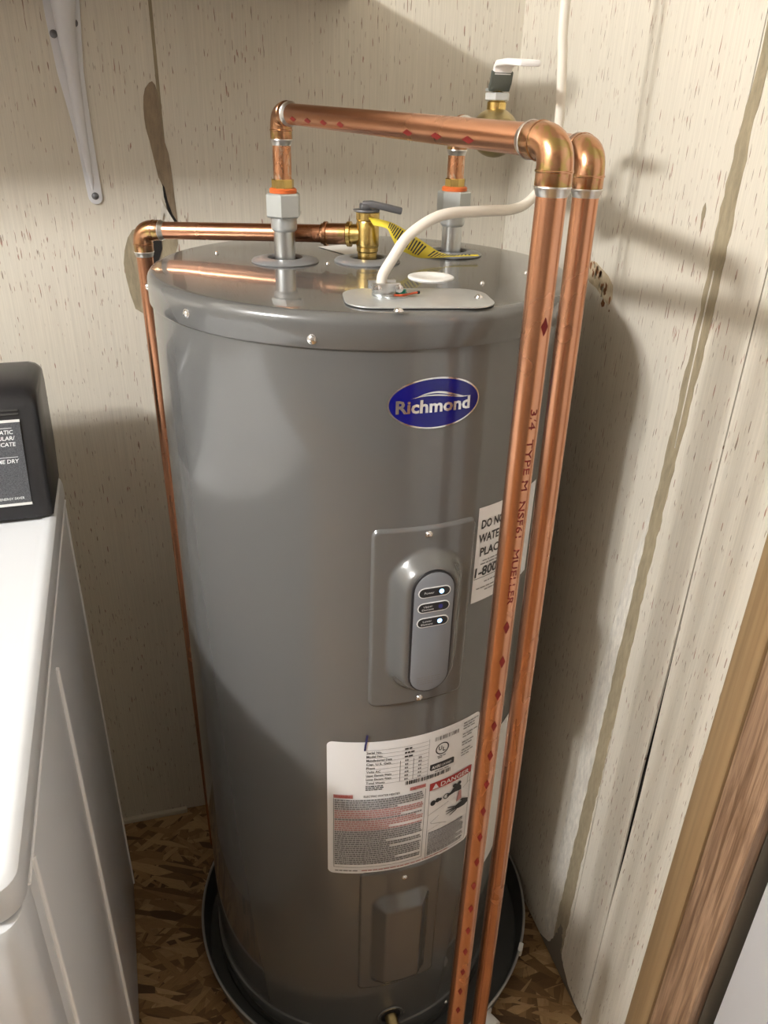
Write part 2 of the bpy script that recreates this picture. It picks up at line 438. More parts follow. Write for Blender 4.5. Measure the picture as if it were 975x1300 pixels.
# torn patch and holes on the back wall
tearp = [(189, 105), (193, 103), (197, 108), (200, 118), (202, 130), (204, 150), (206, 170), (210, 183), (214, 195), (217, 212), (219, 230), (222, 255), (226, 283), (214, 283), (211, 262), (208, 240), (204, 231), (201, 225), (196, 205), (190, 180), (185, 163), (183, 150), (182, 137), (182, 122), (184, 112)]
g = G(); g.prism([on_y(a, b, YB-0.0006) for a, b in tearp], (0, 0.0010, 0)); lab(meshobj('torn_patch', g, 'torn_backing', wb, smooth=False), 'brown torn patch in the wall facing')
g = G(); g.prism([on_y(a, b, YB-0.0011) for a, b in ((206, 233), (209, 238), (213, 256), (219, 272), (227, 284), (224, 285), (214, 270), (208, 250))], (0, 0.0008, 0)); meshobj('torn_edge', g, 'void', wb, smooth=False)
g = G(); g.prism([on_y(a, b, YB-0.0022) for a, b in ((204, 252), (207, 258), (222, 283), (216, 284), (208, 270), (205, 285), (204, 285))], (0, 0.0016, 0)); meshobj('torn_flap', g, 'caulk_lit_white', wb, smooth=False)
g = G(); g.prism([on_y(a, b, YB-0.0007) for a, b in ((168, 292), (162, 302), (158, 318), (157, 335), (160, 352), (165, 372), (172, 392), (182, 398), (200, 390), (215, 350), (226, 310), (224, 288), (190, 284))], (0, 0.0009, 0)); meshobj('torn_patch', g, 'glue_tan', wb, smooth=False)
g = G(); g.prism([on_y(a, b, YB-0.0014) for a, b in ((197, 302), (205, 300), (206, 316), (202, 330), (196, 336), (190, 330), (192, 312))], (0, 0.0009, 0)); meshobj('wall_hole', g, 'void', wb, smooth=False)
# skirting strip at the foot of the back wall
g = G(); g.box((-0.60, YB-0.005, 0.006), (0.58, 0.010, 0.012)); struct(meshobj('baseboard_back', g, 'wall_plain', bevel=0.002))

# wooden casing and white door beyond it
WX = XR-0.012
tr = thing('trim_1', '', '', (WX, -0.47, 0)); del tr['label'], tr['category']; struct(tr)
g = G(); g.box((WX+0.012, -0.4402, ZC/2), (0.024, 0.0395, ZC)); meshobj('board', g, 'wood_smooth', tr, bevel=0.0015)
g = G(); g.box((WX+0.013, -0.4905, ZC/2), (0.022, 0.0600, ZC)); meshobj('board', g, 'wood_grainy', tr, bevel=0.004)
dr = thing('door_1', '', '', (0.40, -0.75, 0)); del dr['label'], dr['category']; struct(dr)
g = G(); g.box((0.405, -0.5125, ZC/2), (0.125, 0.016, ZC)); meshobj('jamb', g, 'jamb_shade', dr, bevel=0.001)
g = G(); g.box((0.425, -0.5285, ZC/2), (0.05, 0.016, ZC)); meshobj('door_stop', g, 'jamb_shade', dr, bevel=0.001)
g = G(); g.box((0.370, -0.915, ZC/2), (0.036, 0.762, ZC-0.02)); meshobj('door_leaf', g, 'door_white', dr, bevel=0.004)
g = G(); g.box((0.435, -2.05, ZC/2), (0.06, 1.45, ZC)); struct(meshobj('wall_right', g, 'wall_plain', smooth=False))

# ================================================================== drip pan
R = 0.26; ZT = 1.2513
PC = Vector((0.0190, -0.0063, 0)); RP = 0.3125
pan = thing('drip_pan', 'round black drip pan on the floor under the grey water heater', 'drip pan', PC)
g = G(); g.lathe([(0.0, 0.0005), (RP-0.014, 0.0005), (RP-0.010, 0.004), (RP, 0.060), (RP-0.0016, 0.0605), (RP-0.0125, 0.006), (RP-0.018, 0.0035), (0.0, 0.0035)], PC, n=128, cap=False)
meshobj('tray', g, 'pan_black', pan)
g = G(); g.lathe([(RP-0.0012+0.0024*cos(2*PI*i/8), 0.0600+0.0022*sin(2*PI*i/8)) for i in range(8)], PC, n=128, cap=False, closed=True)
meshobj('rolled_rim', g, 'pan_edge', pan)
q = on_z(668, 1206, 0.06); a = math.atan2(q.y-PC.y, q.x-PC.x)
g = G(); rm = Matrix.Rotation(a, 3, 'Z'); g.box(PC + rm @ Vector((RP, 0, 0.056)), (0.008, 0.016, 0.020), rm); meshobj('rim_clip', g, 'white_plastic', pan, bevel=0.002)
# drain outlet of the pan
a = math.radians(-62); rm = Matrix.Rotation(a, 3, 'Z'); d = rm @ Vector((1, 0, 0))
g = G(); g.lathe([(0.010, 0), (0.024, 0), (0.024, 0.006), (0.017, 0.007), (0.017, 0.030), (0.013, 0.030), (0.013, 0.0)], PC + d*(RP-0.010) + Vector((0, 0, 0.026)), d, 24, cap=False)
meshobj('outlet', g, 'white_plastic', pan)

# ================================================================== water heater
wh = thing('water_heater', 'tall grey cylindrical electric water heater standing in the black pan', 'water heater', (0, 0, 0.0035))
def arc(n, r, h, a0, a1, rr):
    return [(r + rr*cos(a0+(a1-a0)*i/n), h + rr*sin(a0+(a1-a0)*i/n)) for i in range(n+1)]
ZCAP = 1.2156
g = G(); g.lathe([(R, 0.030), (R, ZCAP+0.01)], (0, 0, 0), n=160, cap=False); body = meshobj('jacket', g, 'tank_enamel', wh)
g = G(); g.lathe([(0.20, 0.0042), (R+0.003, 0.0042), (R+0.0045, 0.007), (R+0.0045, 0.052), (R+0.003, 0.0545), (R, 0.055)], (0, 0, 0), n=160, cap=True); meshobj('base_ring', g, 'tank_enamel', wh)
RC = R + 0.0035
prof = [(R-0.004, ZCAP-0.0005), (RC-0.001, ZCAP), (RC, ZCAP+0.0015), (RC, ZT-0.012)] + arc(6, RC-0.011, ZT-0.011, 0, PI/2, 0.011) + [(0.2, ZT+0.0002), (0.1, ZT+0.0003), (0.0005, ZT+0.0003)]
g = G(); g.lathe(prof, (0, 0, 0), n=160, cap=False); cap_ = meshobj('top_cap', g, 'tank_enamel', wh)

def cyl(th, z, r): t = math.radians(th); return Vector((r*cos(t), r*sin(t), z))
def screw(pos, nrm, parent, r=0.0042, mat='chrome'):
    nrm = Vector(nrm).normalized(); g = G()
    g.lathe([(r*1.25, 0.0), (r*1.2, 0.0006), (r, 0.0008), (r*0.9, 0.0018), (r*0.55, 0.0027), (0.0003, 0.003)], pos, nrm, 14)
    o = meshobj('screw', g, mat, parent)
    u = nrm.cross(Vector((0.3, 0.2, 1))).normalized(); v_ = nrm.cross(u)
    g = G(); rm = Matrix((u, v_, nrm)).transposed()
    g.box(Vector(pos)+nrm*0.0029, (r*1.0, r*0.22, 0.0006), rm); g.box(Vector(pos)+nrm*0.0029, (r*0.22, r*1.0, 0.0006), rm)
    return o
for th, z in ((-148.7, 1.2305), (-114.75, 1.2250), (-47, 1.2270), (-13, 1.2290), (21, 1.2290), (178, 1.23), (144, 1.23)):
    screw(cyl(th, z, RC), cyl(th, 0, 1), wh)
for x, y in ((-0.173, 0.1026), (-0.0423, 0.0123), (0.0098, -0.0469), (0.1886, -0.0796), (0.1094, -0.1315)):
    screw((x, y, ZT+0.0001), (0, 0, 1), wh, 0.0024)

def relief(name, thc, zc, hs, hz, fn, ns, nz, parent, mat='tank_enamel'):
    """pressed sheet-metal plate on the jacket: fn(s, z) gives its height"""
    g = G(); v = []; f = []
    for j in range(nz+1):
        z = -hz + 2*hz*j/nz
        for i in range(ns+1):
            s_ = -hs + 2*hs*i/ns
            r = R + fn(s_, z); t = math.radians(thc) + s_/R
            v.append((r*cos(t), r*sin(t), zc+z))
    for j in range(nz):
        for i in range(ns):
            o = j*(ns+1)+i; f.append((o, o+1, o+ns+2, o+ns+1))
    g.add(v, f); return sheet(name, g, mat, parent)
def ss(a, b, x):
    t = min(1, max(0, (x-a)/(b-a))); return t*t*(3-2*t)
def rbox(s_, z, hx, hy, r):
    qx = abs(s_)-hx+r; qy = abs(z)-hy+r
    return math.hypot(max(qx, 0), max(qy, 0)) + min(max(qx, qy), 0) - r
# upper access plate with its domed control
TH1 = -87.0; Z1 = 0.886
def f_up(s_, z):
    d = rbox(s_, z, 0.0640, 0.1275, 0.010)
    h = -0.0015 + 0.0055*ss(0.001, -0.003, d)
    d2 = rbox(s_-0.002, z+0.003, 0.0465, 0.103, 0.0465)
    return h + 0.022*ss(0.0, -0.019, d2)
plate = relief('access_panel', TH1, Z1, 0.066, 0.1295, f_up, 66, 110, wh)
screw(cyl(TH1+0.3, 1.0035, R+0.004), cyl(TH1, 0, 1), wh, 0.0038); screw(cyl(TH1+0.3, 0.7665, R+0.004), cyl(TH1, 0, 1), wh, 0.0038)
# the control: a pill-shaped module facing out of the dome
n1 = cyl(TH1, 0, 1); e1 = Vector((-n1.y, n1.x, 0)); RF = R + 0.0265
CC = n1*RF + Vector((0, 0, Z1-0.003)) + e1*0.002
def flat(x, y, out=0.0): return CC + e1*x + Vector((0, 0, y)) + n1*out
def pill(hx, hy, n=14):
    pts = []
    for i in range(n+1): a = PI*i/n; pts.append((hx*cos(a), hy-hx+hx*sin(a)))
    for i in range(n+1): a = PI+PI*i/n; pts.append((hx*cos(a), -(hy-hx)+hx*sin(a)))
    return pts
def bar(hx, hy, n=6):
    r = hy; pts = []
    for i in range(n+1): a = -PI/2+PI*i/n; pts.append((hx-r+r*cos(a), r*sin(a)))
    for i in range(n+1): a = PI/2+PI*i/n; pts.append((-(hx-r)+r*cos(a), r*sin(a)))
    return pts
ctl = None
g = G(); g.prism([flat(a, b, -0.006) for a, b in pill(0.0262, 0.0865)], n1*0.0075); ctl = lab(meshobj('control_module', g, 'control_black', wh, bevel=0.0008), 'grey pill-shaped control with three indicator lights')
g = G(); g.prism([flat(a, b, 0.0010) for a, b in pill(0.0242, 0.0845)], n1*0.0012); meshobj('face_plate', g, 'control_grey', ctl, bevel=0.0003)
for i, (dy, lit) in enumerate(((0.0590, True), (0.0385, False), (0.0180, True))):
    g = G(); g.prism([flat(a, b+dy, 0.0020) for a, b in bar(0.0200, 0.0069)], n1*0.0005); meshobj('window_outline', g, 'screen_ink', ctl)
    g = G(); g.prism([flat(a, b+dy, 0.0024) for a, b in bar(0.0187, 0.0056)], n1*0.0005); meshobj('indicator_window', g, 'control_black', ctl)
    g = G(); g.prism([flat(0.0085+0.0028*cos(2*PI*j/12), dy+0.0028*sin(2*PI*j/12), 0.0028) for j in range(12)], n1*0.0006); meshobj('indicator_light', g, 'led_lit' if lit else 'led_off', ctl)
    g = G(); fn = lambda a, b: flat(a, b, 0.0031)
    if i == 0: put_text(g, fn, 'Power', -0.0125, dy-0.0014, 0.0030, 0.012)
    else:
        put_text(g, fn, 'Upper' if i == 1 else 'Lower', -0.0125, dy+0.0008, 0.0026, 0.011); put_text(g, fn, 'Element', -0.0145, dy-0.0034, 0.0026, 0.0145)
    stuff(sheet('lettering', g, 'screen_ink', ctl))
g = G()
for i in range(4):
    x = -0.0155
    while x < 0.0135 - (0.008 if i == 3 else 0):
        l = random.uniform(0.002, 0.005); put_rect(g, lambda a, b: flat(a, b, 0.0024), x, -0.064-0.0032*i, x+l, -0.0625-0.0032*i); x += l+0.0009
stuff(sheet('fine_print', g, 'ink_grey', ctl))
# lower access panel
TH2 = -88.4; Z2 = 0.308
def f_lo(s_, z):
    d = rbox(s_, z, 0.0640, 0.139, 0.008)
    h = -0.0015 + 0.0045*ss(0.001, -0.003, d)
    d2 = rbox(s_, z+0.018, 0.0445, 0.104, 0.020)
    return h + 0.016*min(1, max(0, -d2/0.019))
relief('access_panel', TH2, Z2, 0.066, 0.141, f_lo, 66, 90, wh)
screw(cyl(TH2+0.6, 0.4262, R+0.003), cyl(TH2, 0, 1), wh, 0.0036); screw(cyl(TH2, 0.1915, R+0.003), cyl(TH2, 0, 1), wh, 0.0036)
screw(cyl(-66, 0.040, R+0.0045), cyl(-66, 0, 1), wh, 0.0036)
# drain valve
nd = cyl(-90, 0, 1); pd = cyl(-90, 0.082, R)
g = G(); g.lathe([(0.0205, -0.001), (0.0235, 0.0015), (0.022, 0.003), (0.0175, 0.002), (0.017, 0.0)], pd, nd, 28, cap=False); dv = meshobj('drain_valve', g, 'tank_enamel', wh)
g = G(); g.lathe([(0.0178, 0.0012), (0.0002, 0.0014)], pd, nd, 24, cap=False); meshobj('recess', g, 'hole_dark', dv)
g = G(); g.tube([pd + nd*0.001 + Vector((0, 0, -0.002)), pd + nd*0.02 + Vector((0, 0, -0.004)), pd + nd*0.036 + Vector((0, 0, -0.012)), pd + nd*0.046 + Vector((0, 0, -0.026))], [0.0105, 0.0105, 0.0098, 0.0098], 18)
for k in range(3): g.tube([pd + nd*(0.040+0.002*k) + Vector((0, 0, -0.0185-0.004*k)), pd + nd*(0.041+0.002*k) + Vector((0, 0, -0.0205-0.004*k))], 0.0111, 18)
meshobj('spigot', g, 'brass_dull', dv)

# ---- badge and labels on the jacket
def mapper(thc, zc, r):
    t0 = math.radians(thc)
    return lambda s_, z: (r*cos(t0+s_/R), r*sin(t0+s_/R), zc+z)
def patch(name, thc, zc, hs, hz, r, rad, mat, parent, n=40):
    """rounded rectangle wrapped round the jacket"""
    fn = mapper(thc, zc, r); xs = []
    if rad > 0:
        xs = [-hs + rad*(1-cos(PI/2*i/8)) for i in range(8)] + [-hs+rad+(2*hs-2*rad)*i/n for i in range(n+1)] + [hs-rad+rad*sin(PI/2*i/8) for i in range(1, 9)]
    else: xs = [-hs+2*hs*i/n for i in range(n+1)]
    def top(x):
        e = abs(x)-(hs-rad)
        return hz if e <= 0 else hz-rad+math.sqrt(max(0, rad*rad-e*e))
    g = G(); v = []
    for x in xs: v += [fn(x, -top(x)), fn(x, top(x))]
    g.add(v, [(2*i, 2*i+2, 2*i+3, 2*i+1) for i in range(len(xs)-1)])
    return sheet(name, g, mat, parent)
def ellipse(name, thc, zc, a, b, r, mat, parent, n=40):
    fn = mapper(thc, zc, r); v = []; g = G()
    for i in range(n+1):
        x = -a*cos(PI*i/n); h = b*math.sqrt(max(0, 1-(x/a)**2)); v += [fn(x, -h), fn(x, h)]
    g.add(v, [(2*i, 2*i+2, 2*i+3, 2*i+1) for i in range(n)]); return sheet(name, g, mat, parent)
TB = -86.7; ZB = 1.1578
badge = lab(ellipse('badge', TB, ZB, 0.0520, 0.0280, R+0.0006, 'badge_silver', wh), 'oval blue badge with silver lettering')
ellipse('enamel', TB, ZB, 0.0502, 0.0262, R+0.0009, 'badge_blue', badge)
fn = mapper(TB, ZB, R+0.0013); g = G()
put_text(g, fn, 'Richmond', -0.0430, -0.0090, 0.0135, 0.0830, 0.030)
sheet('lettering', g, 'badge_silver', badge)
def swoosh(y0, amp, t, x0, x1):
    g = G(); n = 24; v = []
    for i in range(n+1):
        u = i/n; x = x0+(x1-x0)*u; y = y0 + amp*sin(PI*min(1, u*1.15))*(1-u*0.6) - 0.002*u; h = t*sin(PI*u)
        v += [fn(x, y-h), fn(x, y+h)]
    g.add(v, [(2*i, 2*i+2, 2*i+3, 2*i+1) for i in range(n)]); return sheet('swoosh', g, 'badge_silver', badge)
swoosh(0.0065, 0.0085, 0.0011, -0.024, 0.040); swoosh(0.0062, 0.0050, 0.0008, -0.028, 0.038)

# service sticker beside the control
TS = -59.0; ZS = 0.9545
stk = lab(patch('service_sticker', TS, ZS, 0.0585, 0.0665, R+0.0005, 0.0, 'paper', wh), 'white service sticker with a telephone number')
fn = mapper(TS, ZS, R+0.001); g = G()
put_text(g, fn, 'DO NOT', -0.0530, 0.0380, 0.0112, 0.044, 0.026); put_text(g, fn, 'WATER', -0.0555, 0.0190, 0.0112, 0.041, 0.026); put_text(g, fn, 'PLACE', -0.0515, -0.0000, 0.0112, 0.038, 0.026)
put_text(g, fn, 'TH', 0.0180, 0.0205, 0.0105, 0.014, 0.01); put_text(g, fn, 'SE', 0.0150, 0.0015, 0.0105, 0.012, 0.01)
put_text(g, fn, '1-800', -0.0570, -0.0290, 0.0130, 0.037, 0.026, slant=0.06); put_text(g, fn, '73', 0.0180, -0.0250, 0.0118, 0.015, 0.012, slant=0.15)
put_rect(g, fn, -0.0575, -0.0320, 0.040, -0.0312, 20)
stuff(sheet('lettering', g, 'ink', stk))
g = G()
def words(g, fn, x0, x1, y, h, rag=0.0, gap=0.0012, lo=0.003, hi=0.009):
    x = x0; e = x1 - random.uniform(0, rag)
    while x < e - lo:
        l = min(random.uniform(lo, hi), e-x); put_rect(g, fn, x, y, x+l, y+h); x += l + gap
for y, a, b in ((-0.0085, -0.046, 0.04), (-0.0130, -0.049, 0.04), (-0.0172, -0.034, 0.03), (-0.0400, -0.040, 0.035), (-0.0478, -0.052, 0.04), (-0.0525, -0.038, 0.03)):
    words(g, fn, a, b, y, 0.0016)
stuff(sheet('fine_print', g, 'ink_grey', stk))

# pale sticker further round
lab(patch('efficiency_label', -47.5, 0.478, 0.030, 0.150, R+0.0005, 0.006, 'paper_plain', wh), 'plain pale label mostly hidden by the copper pipes')

# big rating label
TL = -88.0; ZL = 0.5718; HS = 0.1115; HZ = 0.1265
rl = lab(patch('rating_label', TL, ZL, HS, HZ, R+0.0005, 0.008, 'paper', wh, 60), 'large white rating and warning label')
fnl = mapper(TL, ZL, R+0.0014)
def T(th): return math.radians(th-TL)*R
def Zr(z): return z-ZL
patch('data_sticker', TL-0.0+math.degrees(((T(-103)+T(-69.6))/2)/R), 0.6505, (T(-69.6)-T(-103))/2, 0.0400, R+0.0009, 0.001, 'paper', rl)
K = G(); GR = G(); RD = G(); RO = G()
# data table
rows = ['Serial No.', 'Model No.', 'Manufactured Date', 'Cap. U.S. Gals.', 'Phase', 'Volts AC', 'Upper Element Watts', 'Lower Element Watts', 'Total Watts']
zt0, zt1 = Zr(0.6840), Zr(0.6225); xa, xb = T(-101.2), T(-82.2)
for i in range(len(rows)+1):
    y = zt0 + (zt1-zt0)*i/len(rows); put_rect(GR, fnl, xa, y, xb, y+0.0004, 16)
    if i < len(rows):
        put_text(K, fnl, rows[i], xa+0.0005, y-0.0057, 0.0036, None if len(rows[i]) < 12 else 0.034, 0.012)
for th in (-91.1, -87.0): put_rect(K, fnl, T(th), zt1, T(th)+0.0006, zt0-0.0235)
put_rect(GR, fnl, T(-82.2), Zr(0.6105), T(-82.2)+0.0004, Zr(0.687))
for i in range(9):
    y = zt0 + (zt1-zt0)*i/9-0.0055
    if i < 3: words(K, fnl, T(-89.8), T(-87.4)+0.003, y, 0.0028, 0.004, 0.001, 0.003, 0.006)
    else:
        words(GR, fnl, T(-89.6), T(-89.6)+0.0062, y, 0.0030, 0.001, 0.0006, 0.0016, 0.0026)
        words(GR, fnl, T(-85.4), T(-85.4)+0.0062, y, 0.0030, 0.001, 0.0006, 0.0016, 0.0026)
for i in range(3): words(K, fnl, xa, xa+0.026, Zr(0.6185)-0.0032*i, 0.0018, 0.006, 0.0008, 0.002, 0.006)
def barcode(g, x0, x1, y0, y1):
    x = x0
    while x < x1:
        l = random.choice((0.0006, 0.001, 0.0016, 0.0022)); put_rect(g, fnl, x, y0, x+l, y1); x += l+random.choice((0.0006, 0.001, 0.0014))
barcode(K, T(-89.2), T(-74.0), Zr(0.6135), Zr(0.6205)); barcode(GR, T(-80.3), T(-71.9), Zr(0.6795), Zr(0.6865))
# small square of cells beside the bar code is left out; listing mark
ux, uy = T(-77.6), Zr(0.6630)
def ring(g, cx, cy, r0, r1, n=28):
    v = [fnl(cx+r*cos(2*PI*j/n), cy+r*sin(2*PI*j/n)) for r in (r0, r1) for j in range(n)]
    g.add(v, [(j, (j+1) % n, n+(j+1) % n, n+j) for j in range(n)])
ring(K, ux, uy, 0.0088, 0.0105); put_text(K, fnl, 'U', ux-0.0058, uy-0.0022, 0.0072, 0.0052, 0.02); put_text(K, fnl, 'L', ux+0.0008, uy-0.0052, 0.0072, 0.0042, 0.02)
words(GR, fnl, ux-0.007, ux+0.006, uy-0.0140, 0.0016); words(GR, fnl, ux-0.006, ux+0.004, uy-0.0168, 0.0016)
bx0, bx1, by0, by1 = T(-81.4), T(-72.9), Zr(0.6270), Zr(0.6385)
put_poly(K, fnl, [(bx0+0.0, by0+0.002), (bx0+0.002, by0), ((bx0+bx1)/2, by0), (bx1, by0), (bx1, by1-0.002), (bx1-0.002, by1), ((bx0+bx1)/2, by1), (bx0, by1)])
words(GR, fnl, bx0+0.008, bx1-0.006, by0-0.0042, 0.0016)
BW = G(); fnt = mapper(TL, ZL, R+0.0019)
put_text(BW, fnt, 'AHRI', bx0+0.0025, by0+0.0032, 0.0052, 0.0135, 0.02); put_text(BW, fnt, 'CERTIFIED', bx0+0.0175, by0+0.0036, 0.0036, 0.0165, 0.0)
# right column of small print
for i in range(13):
    if i in (3, 6, 9): continue
    words(GR, fnl, T(-70.2), T(-64.2), Zr(0.690)-0.0049*i, 0.0018, 0.010)
# danger panel
dx0, dx1 = T(-81.0), T(-65.0)
DB_ = G(); put_rect(DB_, fnl, dx0, Zr(0.5885), dx1, Zr(0.6025), 8); sheet('danger_banner', DB_, 'ink_red', rl)
put_text(BW, fnt, 'DANGER', dx0+0.0175, Zr(0.5912), 0.0082, 0.0500, 0.012)
put_poly(BW, fnt, [(dx0+0.004, Zr(0.5905)), (dx0+0.0145, Zr(0.5905)), (dx0+0.0092, Zr(0.6005))])
for x in (dx0, dx1-0.0006): put_rect(K, fnl, x, Zr(0.4515), x+0.0006, Zr(0.6025))
put_rect(K, fnl, dx0, Zr(0.4515), dx1, Zr(0.4521), 8)
# faucet, water and hand picture
def disc(g, cx, cy, r, n=14, ky=1.0): put_poly(g, fnl, [(cx+r*cos(2*PI*j/n), cy+ky*r*sin(2*PI*j/n)) for j in range(n)])
disc(K, T(-79.4), Zr(0.5625), 0.0042, ky=1.25); disc(K, T(-77.8), Zr(0.5650), 0.0036, ky=1.2); disc(K, T(-76.9), Zr(0.5645), 0.0030)
ring(K, T(-74.6), Zr(0.5655), 0.0036, 0.0052, 16)
put_poly(K, fnl, [(T(-74.2), Zr(0.5625)), (T(-71.2), Zr(0.5655)), (T(-69.6), Zr(0.5640)), (T(-68.6), Zr(0.5640)), (T(-68.8), Zr(0.5720)), (T(-69.6), Zr(0.5760)), (T(-71.6), Zr(0.5765)), (T(-73.0), Zr(0.5690)), (T(-74.4), Zr(0.5680))])
disc(K, T(-71.6), Zr(0.5790), 0.0034); disc(K, T(-69.7), Zr(0.5790), 0.0036); disc(K, T(-70.6), Zr(0.5770), 0.0030)
put_poly(RO, fnl, [(T(-69.6), Zr(0.563)), (T(-68.6), Zr(0.563)), (T(-68.2), Zr(0.545)), (T(-70.4), Zr(0.543))])
put_poly(K, fnl, [(T(-65.2), Zr(0.5290)), (T(-65.2), Zr(0.5370)), (T(-67.6), Zr(0.5430)), (T(-69.0), Zr(0.5425)), (T(-67.8), Zr(0.5385)), (T(-70.4), Zr(0.5360)), (T(-71.2), Zr(0.5300)), (T(-69.0), Zr(0.5265)), (T(-66.6), Zr(0.5260))])
for a, b, c, d_ in ((-70.6, 0.5345, -73.6, 0.5395), (-71.0, 0.5325, -74.3, 0.5335), (-70.8, 0.5300, -74.0, 0.5275), (-69.8, 0.5275, -72.6, 0.5215)):
    put_poly(K, fnl, [(T(a), Zr(b+0.0014)), (T(a), Zr(b-0.0014)), (T(c), Zr(d_-0.0007)), (T(c), Zr(d_+0.0007))])
def line(g, pts, t=0.0005):
    for (a, b), (c, d_) in zip(pts, pts[1:]):
        x0, y0, x1, y1 = T(a), Zr(b), T(c), Zr(d_); l = math.hypot(x1-x0, y1-y0); nx, ny = -(y1-y0)/l*t/2, (x1-x0)/l*t/2
        put_poly(g, fnl, [(x0+nx, y0+ny), (x0-nx, y0-ny), (x1-nx, y1-ny), (x1+nx, y1+ny)])
line(K, [(-81, 0.5400), (-73.5, 0.5530)]); line(K, [(-68, 0.5650), (-65, 0.5730)]); line(K, [(-73.8, 0.5120), (-79.4, 0.5210), (-79.8, 0.5240), (-77, 0.5330)]); line(K, [(-66.2, 0.6), (-66.2, 0.5700)]); line(K, [(-81, 0.5080), (-76, 0.515)], 0.0003)
for i in range(14):
    words(GR if i % 4 else K, fnl, dx0+0.003, dx1-0.004, Zr(0.5020)-0.0035*i, 0.0021, 0.016 if i % 3 == 2 else 0.003, 0.0010, 0.002, 0.007)
# warning block
wx0, wx1 = T(-110.7), T(-82.4); wz1 = Zr(0.5965)
put_rect(RO, fnl, wx0, wz1+0.0008, wx0+0.0265, wz1+0.0075, 4); put_rect(RO, fnl, wx1-0.0235, wz1+0.0040, wx1, wz1+0.0105, 4)
put_text(RD, fnt, 'WARNING', wx0+0.001, wz1+0.0018, 0.0048, 0.0245, 0.01); put_text(RD, fnt, 'CAUTION', wx1-0.0228, wz1+0.0050, 0.0048, 0.0215, 0.01)
put_text(K, fnl, 'ELECTRIC WATER HEATER', wx0+0.041, wz1+0.0022, 0.0038, 0.050, 0.008)
for x in (wx0, wx1): put_rect(K, fnl, x, Zr(0.4590), x+0.0006, wz1)
put_rect(K, fnl, wx0, Zr(0.4590), wx1, Zr(0.4596), 14)
y = wz1-0.0045; i = 0
kinds = 'kkkkkrrrrkrrrrrkkkkkkkkkkbkkkkkkkkk'
while y > Zr(0.462):
    c = kinds[min(i, len(kinds)-1)]; gg = RO if c == 'r' else GR
    words(gg, fnl, wx0+0.0015, wx1-0.0015, y, 0.00275, 0.055 if i in (4, 8, 10, 13, 20, 23, 29) else 0.003, 0.0007, 0.0015, 0.006)
    y -= 0.0041; i += 1
words(RO, fnl, wx0+0.040, wx1+0.05, Zr(0.4510), 0.0022); words(GR, fnl, wx0+0.002, wx0+0.036, Zr(0.4510), 0.0022)
for a_, b_, c_ in (('print_black', K, 'ink'), ('print_grey', GR, 'ink_grey'), ('print_red', RD, 'ink_red'), ('print_rose', RO, 'ink_rose'), ('print_white', BW, 'paper')): stuff(sheet(a_, b_, c_, rl))
# pen stroke over the label edge
g = G(); fp = mapper(0, 0, R+0.0022); pts = [(-101.0, 0.7120), (-101.15, 0.703), (-101.45, 0.694), (-101.6, 0.6846)]
v = []
for t_, z in pts: s_ = math.radians(t_)*R; v += [fp(s_-0.0013, z), fp(s_+0.0013, z)]
g.add(v, [(2*i, 2*i+1, 2*i+3, 2*i+2) for i in range(3)]); sheet('pen_stroke', g, 'ink_pen', rl)

# ---- fittings on the top cap
HOT = Vector((-0.0927, 0.0348, ZT)); TP = Vector((0.0118, 0.0229, ZT)); COLD = Vector((0.1406, 0.0640, ZT))
for i, c in enumerate((HOT, TP, COLD)):
    g = G(); g.lathe([(0.0420, 0.0003), (0.0425, 0.0015), (0.0405, 0.0035), (0.026, 0.0062), (0.0225, 0.0058), (0.0200, 0.003), (0.0195, 0.0005)], c, n=40, cap=False); cl = meshobj('collar', g, 'collar_grey', wh)
    g = G(); g.lathe([(0.0215, 0.0030), (0.0002, 0.0032)], c, n=28, cap=False); meshobj('opening', g, 'hole_dark', cl)
hp = on_z(547, 352.5, ZT)
g = G(); g.lathe([(0.0275, 0.0003), (0.0272, 0.0016), (0.0250, 0.0024), (0.0185, 0.0020), (0.0165, 0.0006), (0.0002, 0.0005)], (hp.x, hp.y, ZT), n=40, cap=False); lab(meshobj('plug', g, 'white_plastic', wh), 'round white plastic plug')
g = G(); g.add([(x, y, ZT+0.0009) for x, y in ((-0.030, 0.140), (0.028, 0.162), (0.030, 0.075), (-0.004, 0.066))], [(0, 1, 2, 3)]); sheet('paper_sticker', g, 'paper_plain', wh)
g = G(); g.add([(x, y, ZT+0.0009) for x, y in ((0.098, 0.070), (0.115, 0.125), (0.145, 0.12), (0.125, 0.060))], [(0, 1, 2, 3)]); sheet('paper_sticker', g, 'paper_plain', wh)
# junction cover: galvanised plate following the rim
def jb(u, v_):
    c = Vector((0.0090, -0.2020, ZT)); a = math.radians(-8.5)
    return c + Vector((cos(a)*u - sin(a)*v_, sin(a)*u + cos(a)*v_, 0))
outl = []
HU, HV, RR = 0.0775, 0.0455, 0.030
for cx, cy, a0 in ((HU-RR, HV-RR, 0), (-HU+RR, HV-RR, PI/2), (-HU+RR, -HV+RR, PI), (HU-RR, -HV+RR, 1.5*PI)):
    for i in range(9): a = a0+PI/2*i/8; outl.append((cx+RR*cos(a), cy+RR*sin(a)))
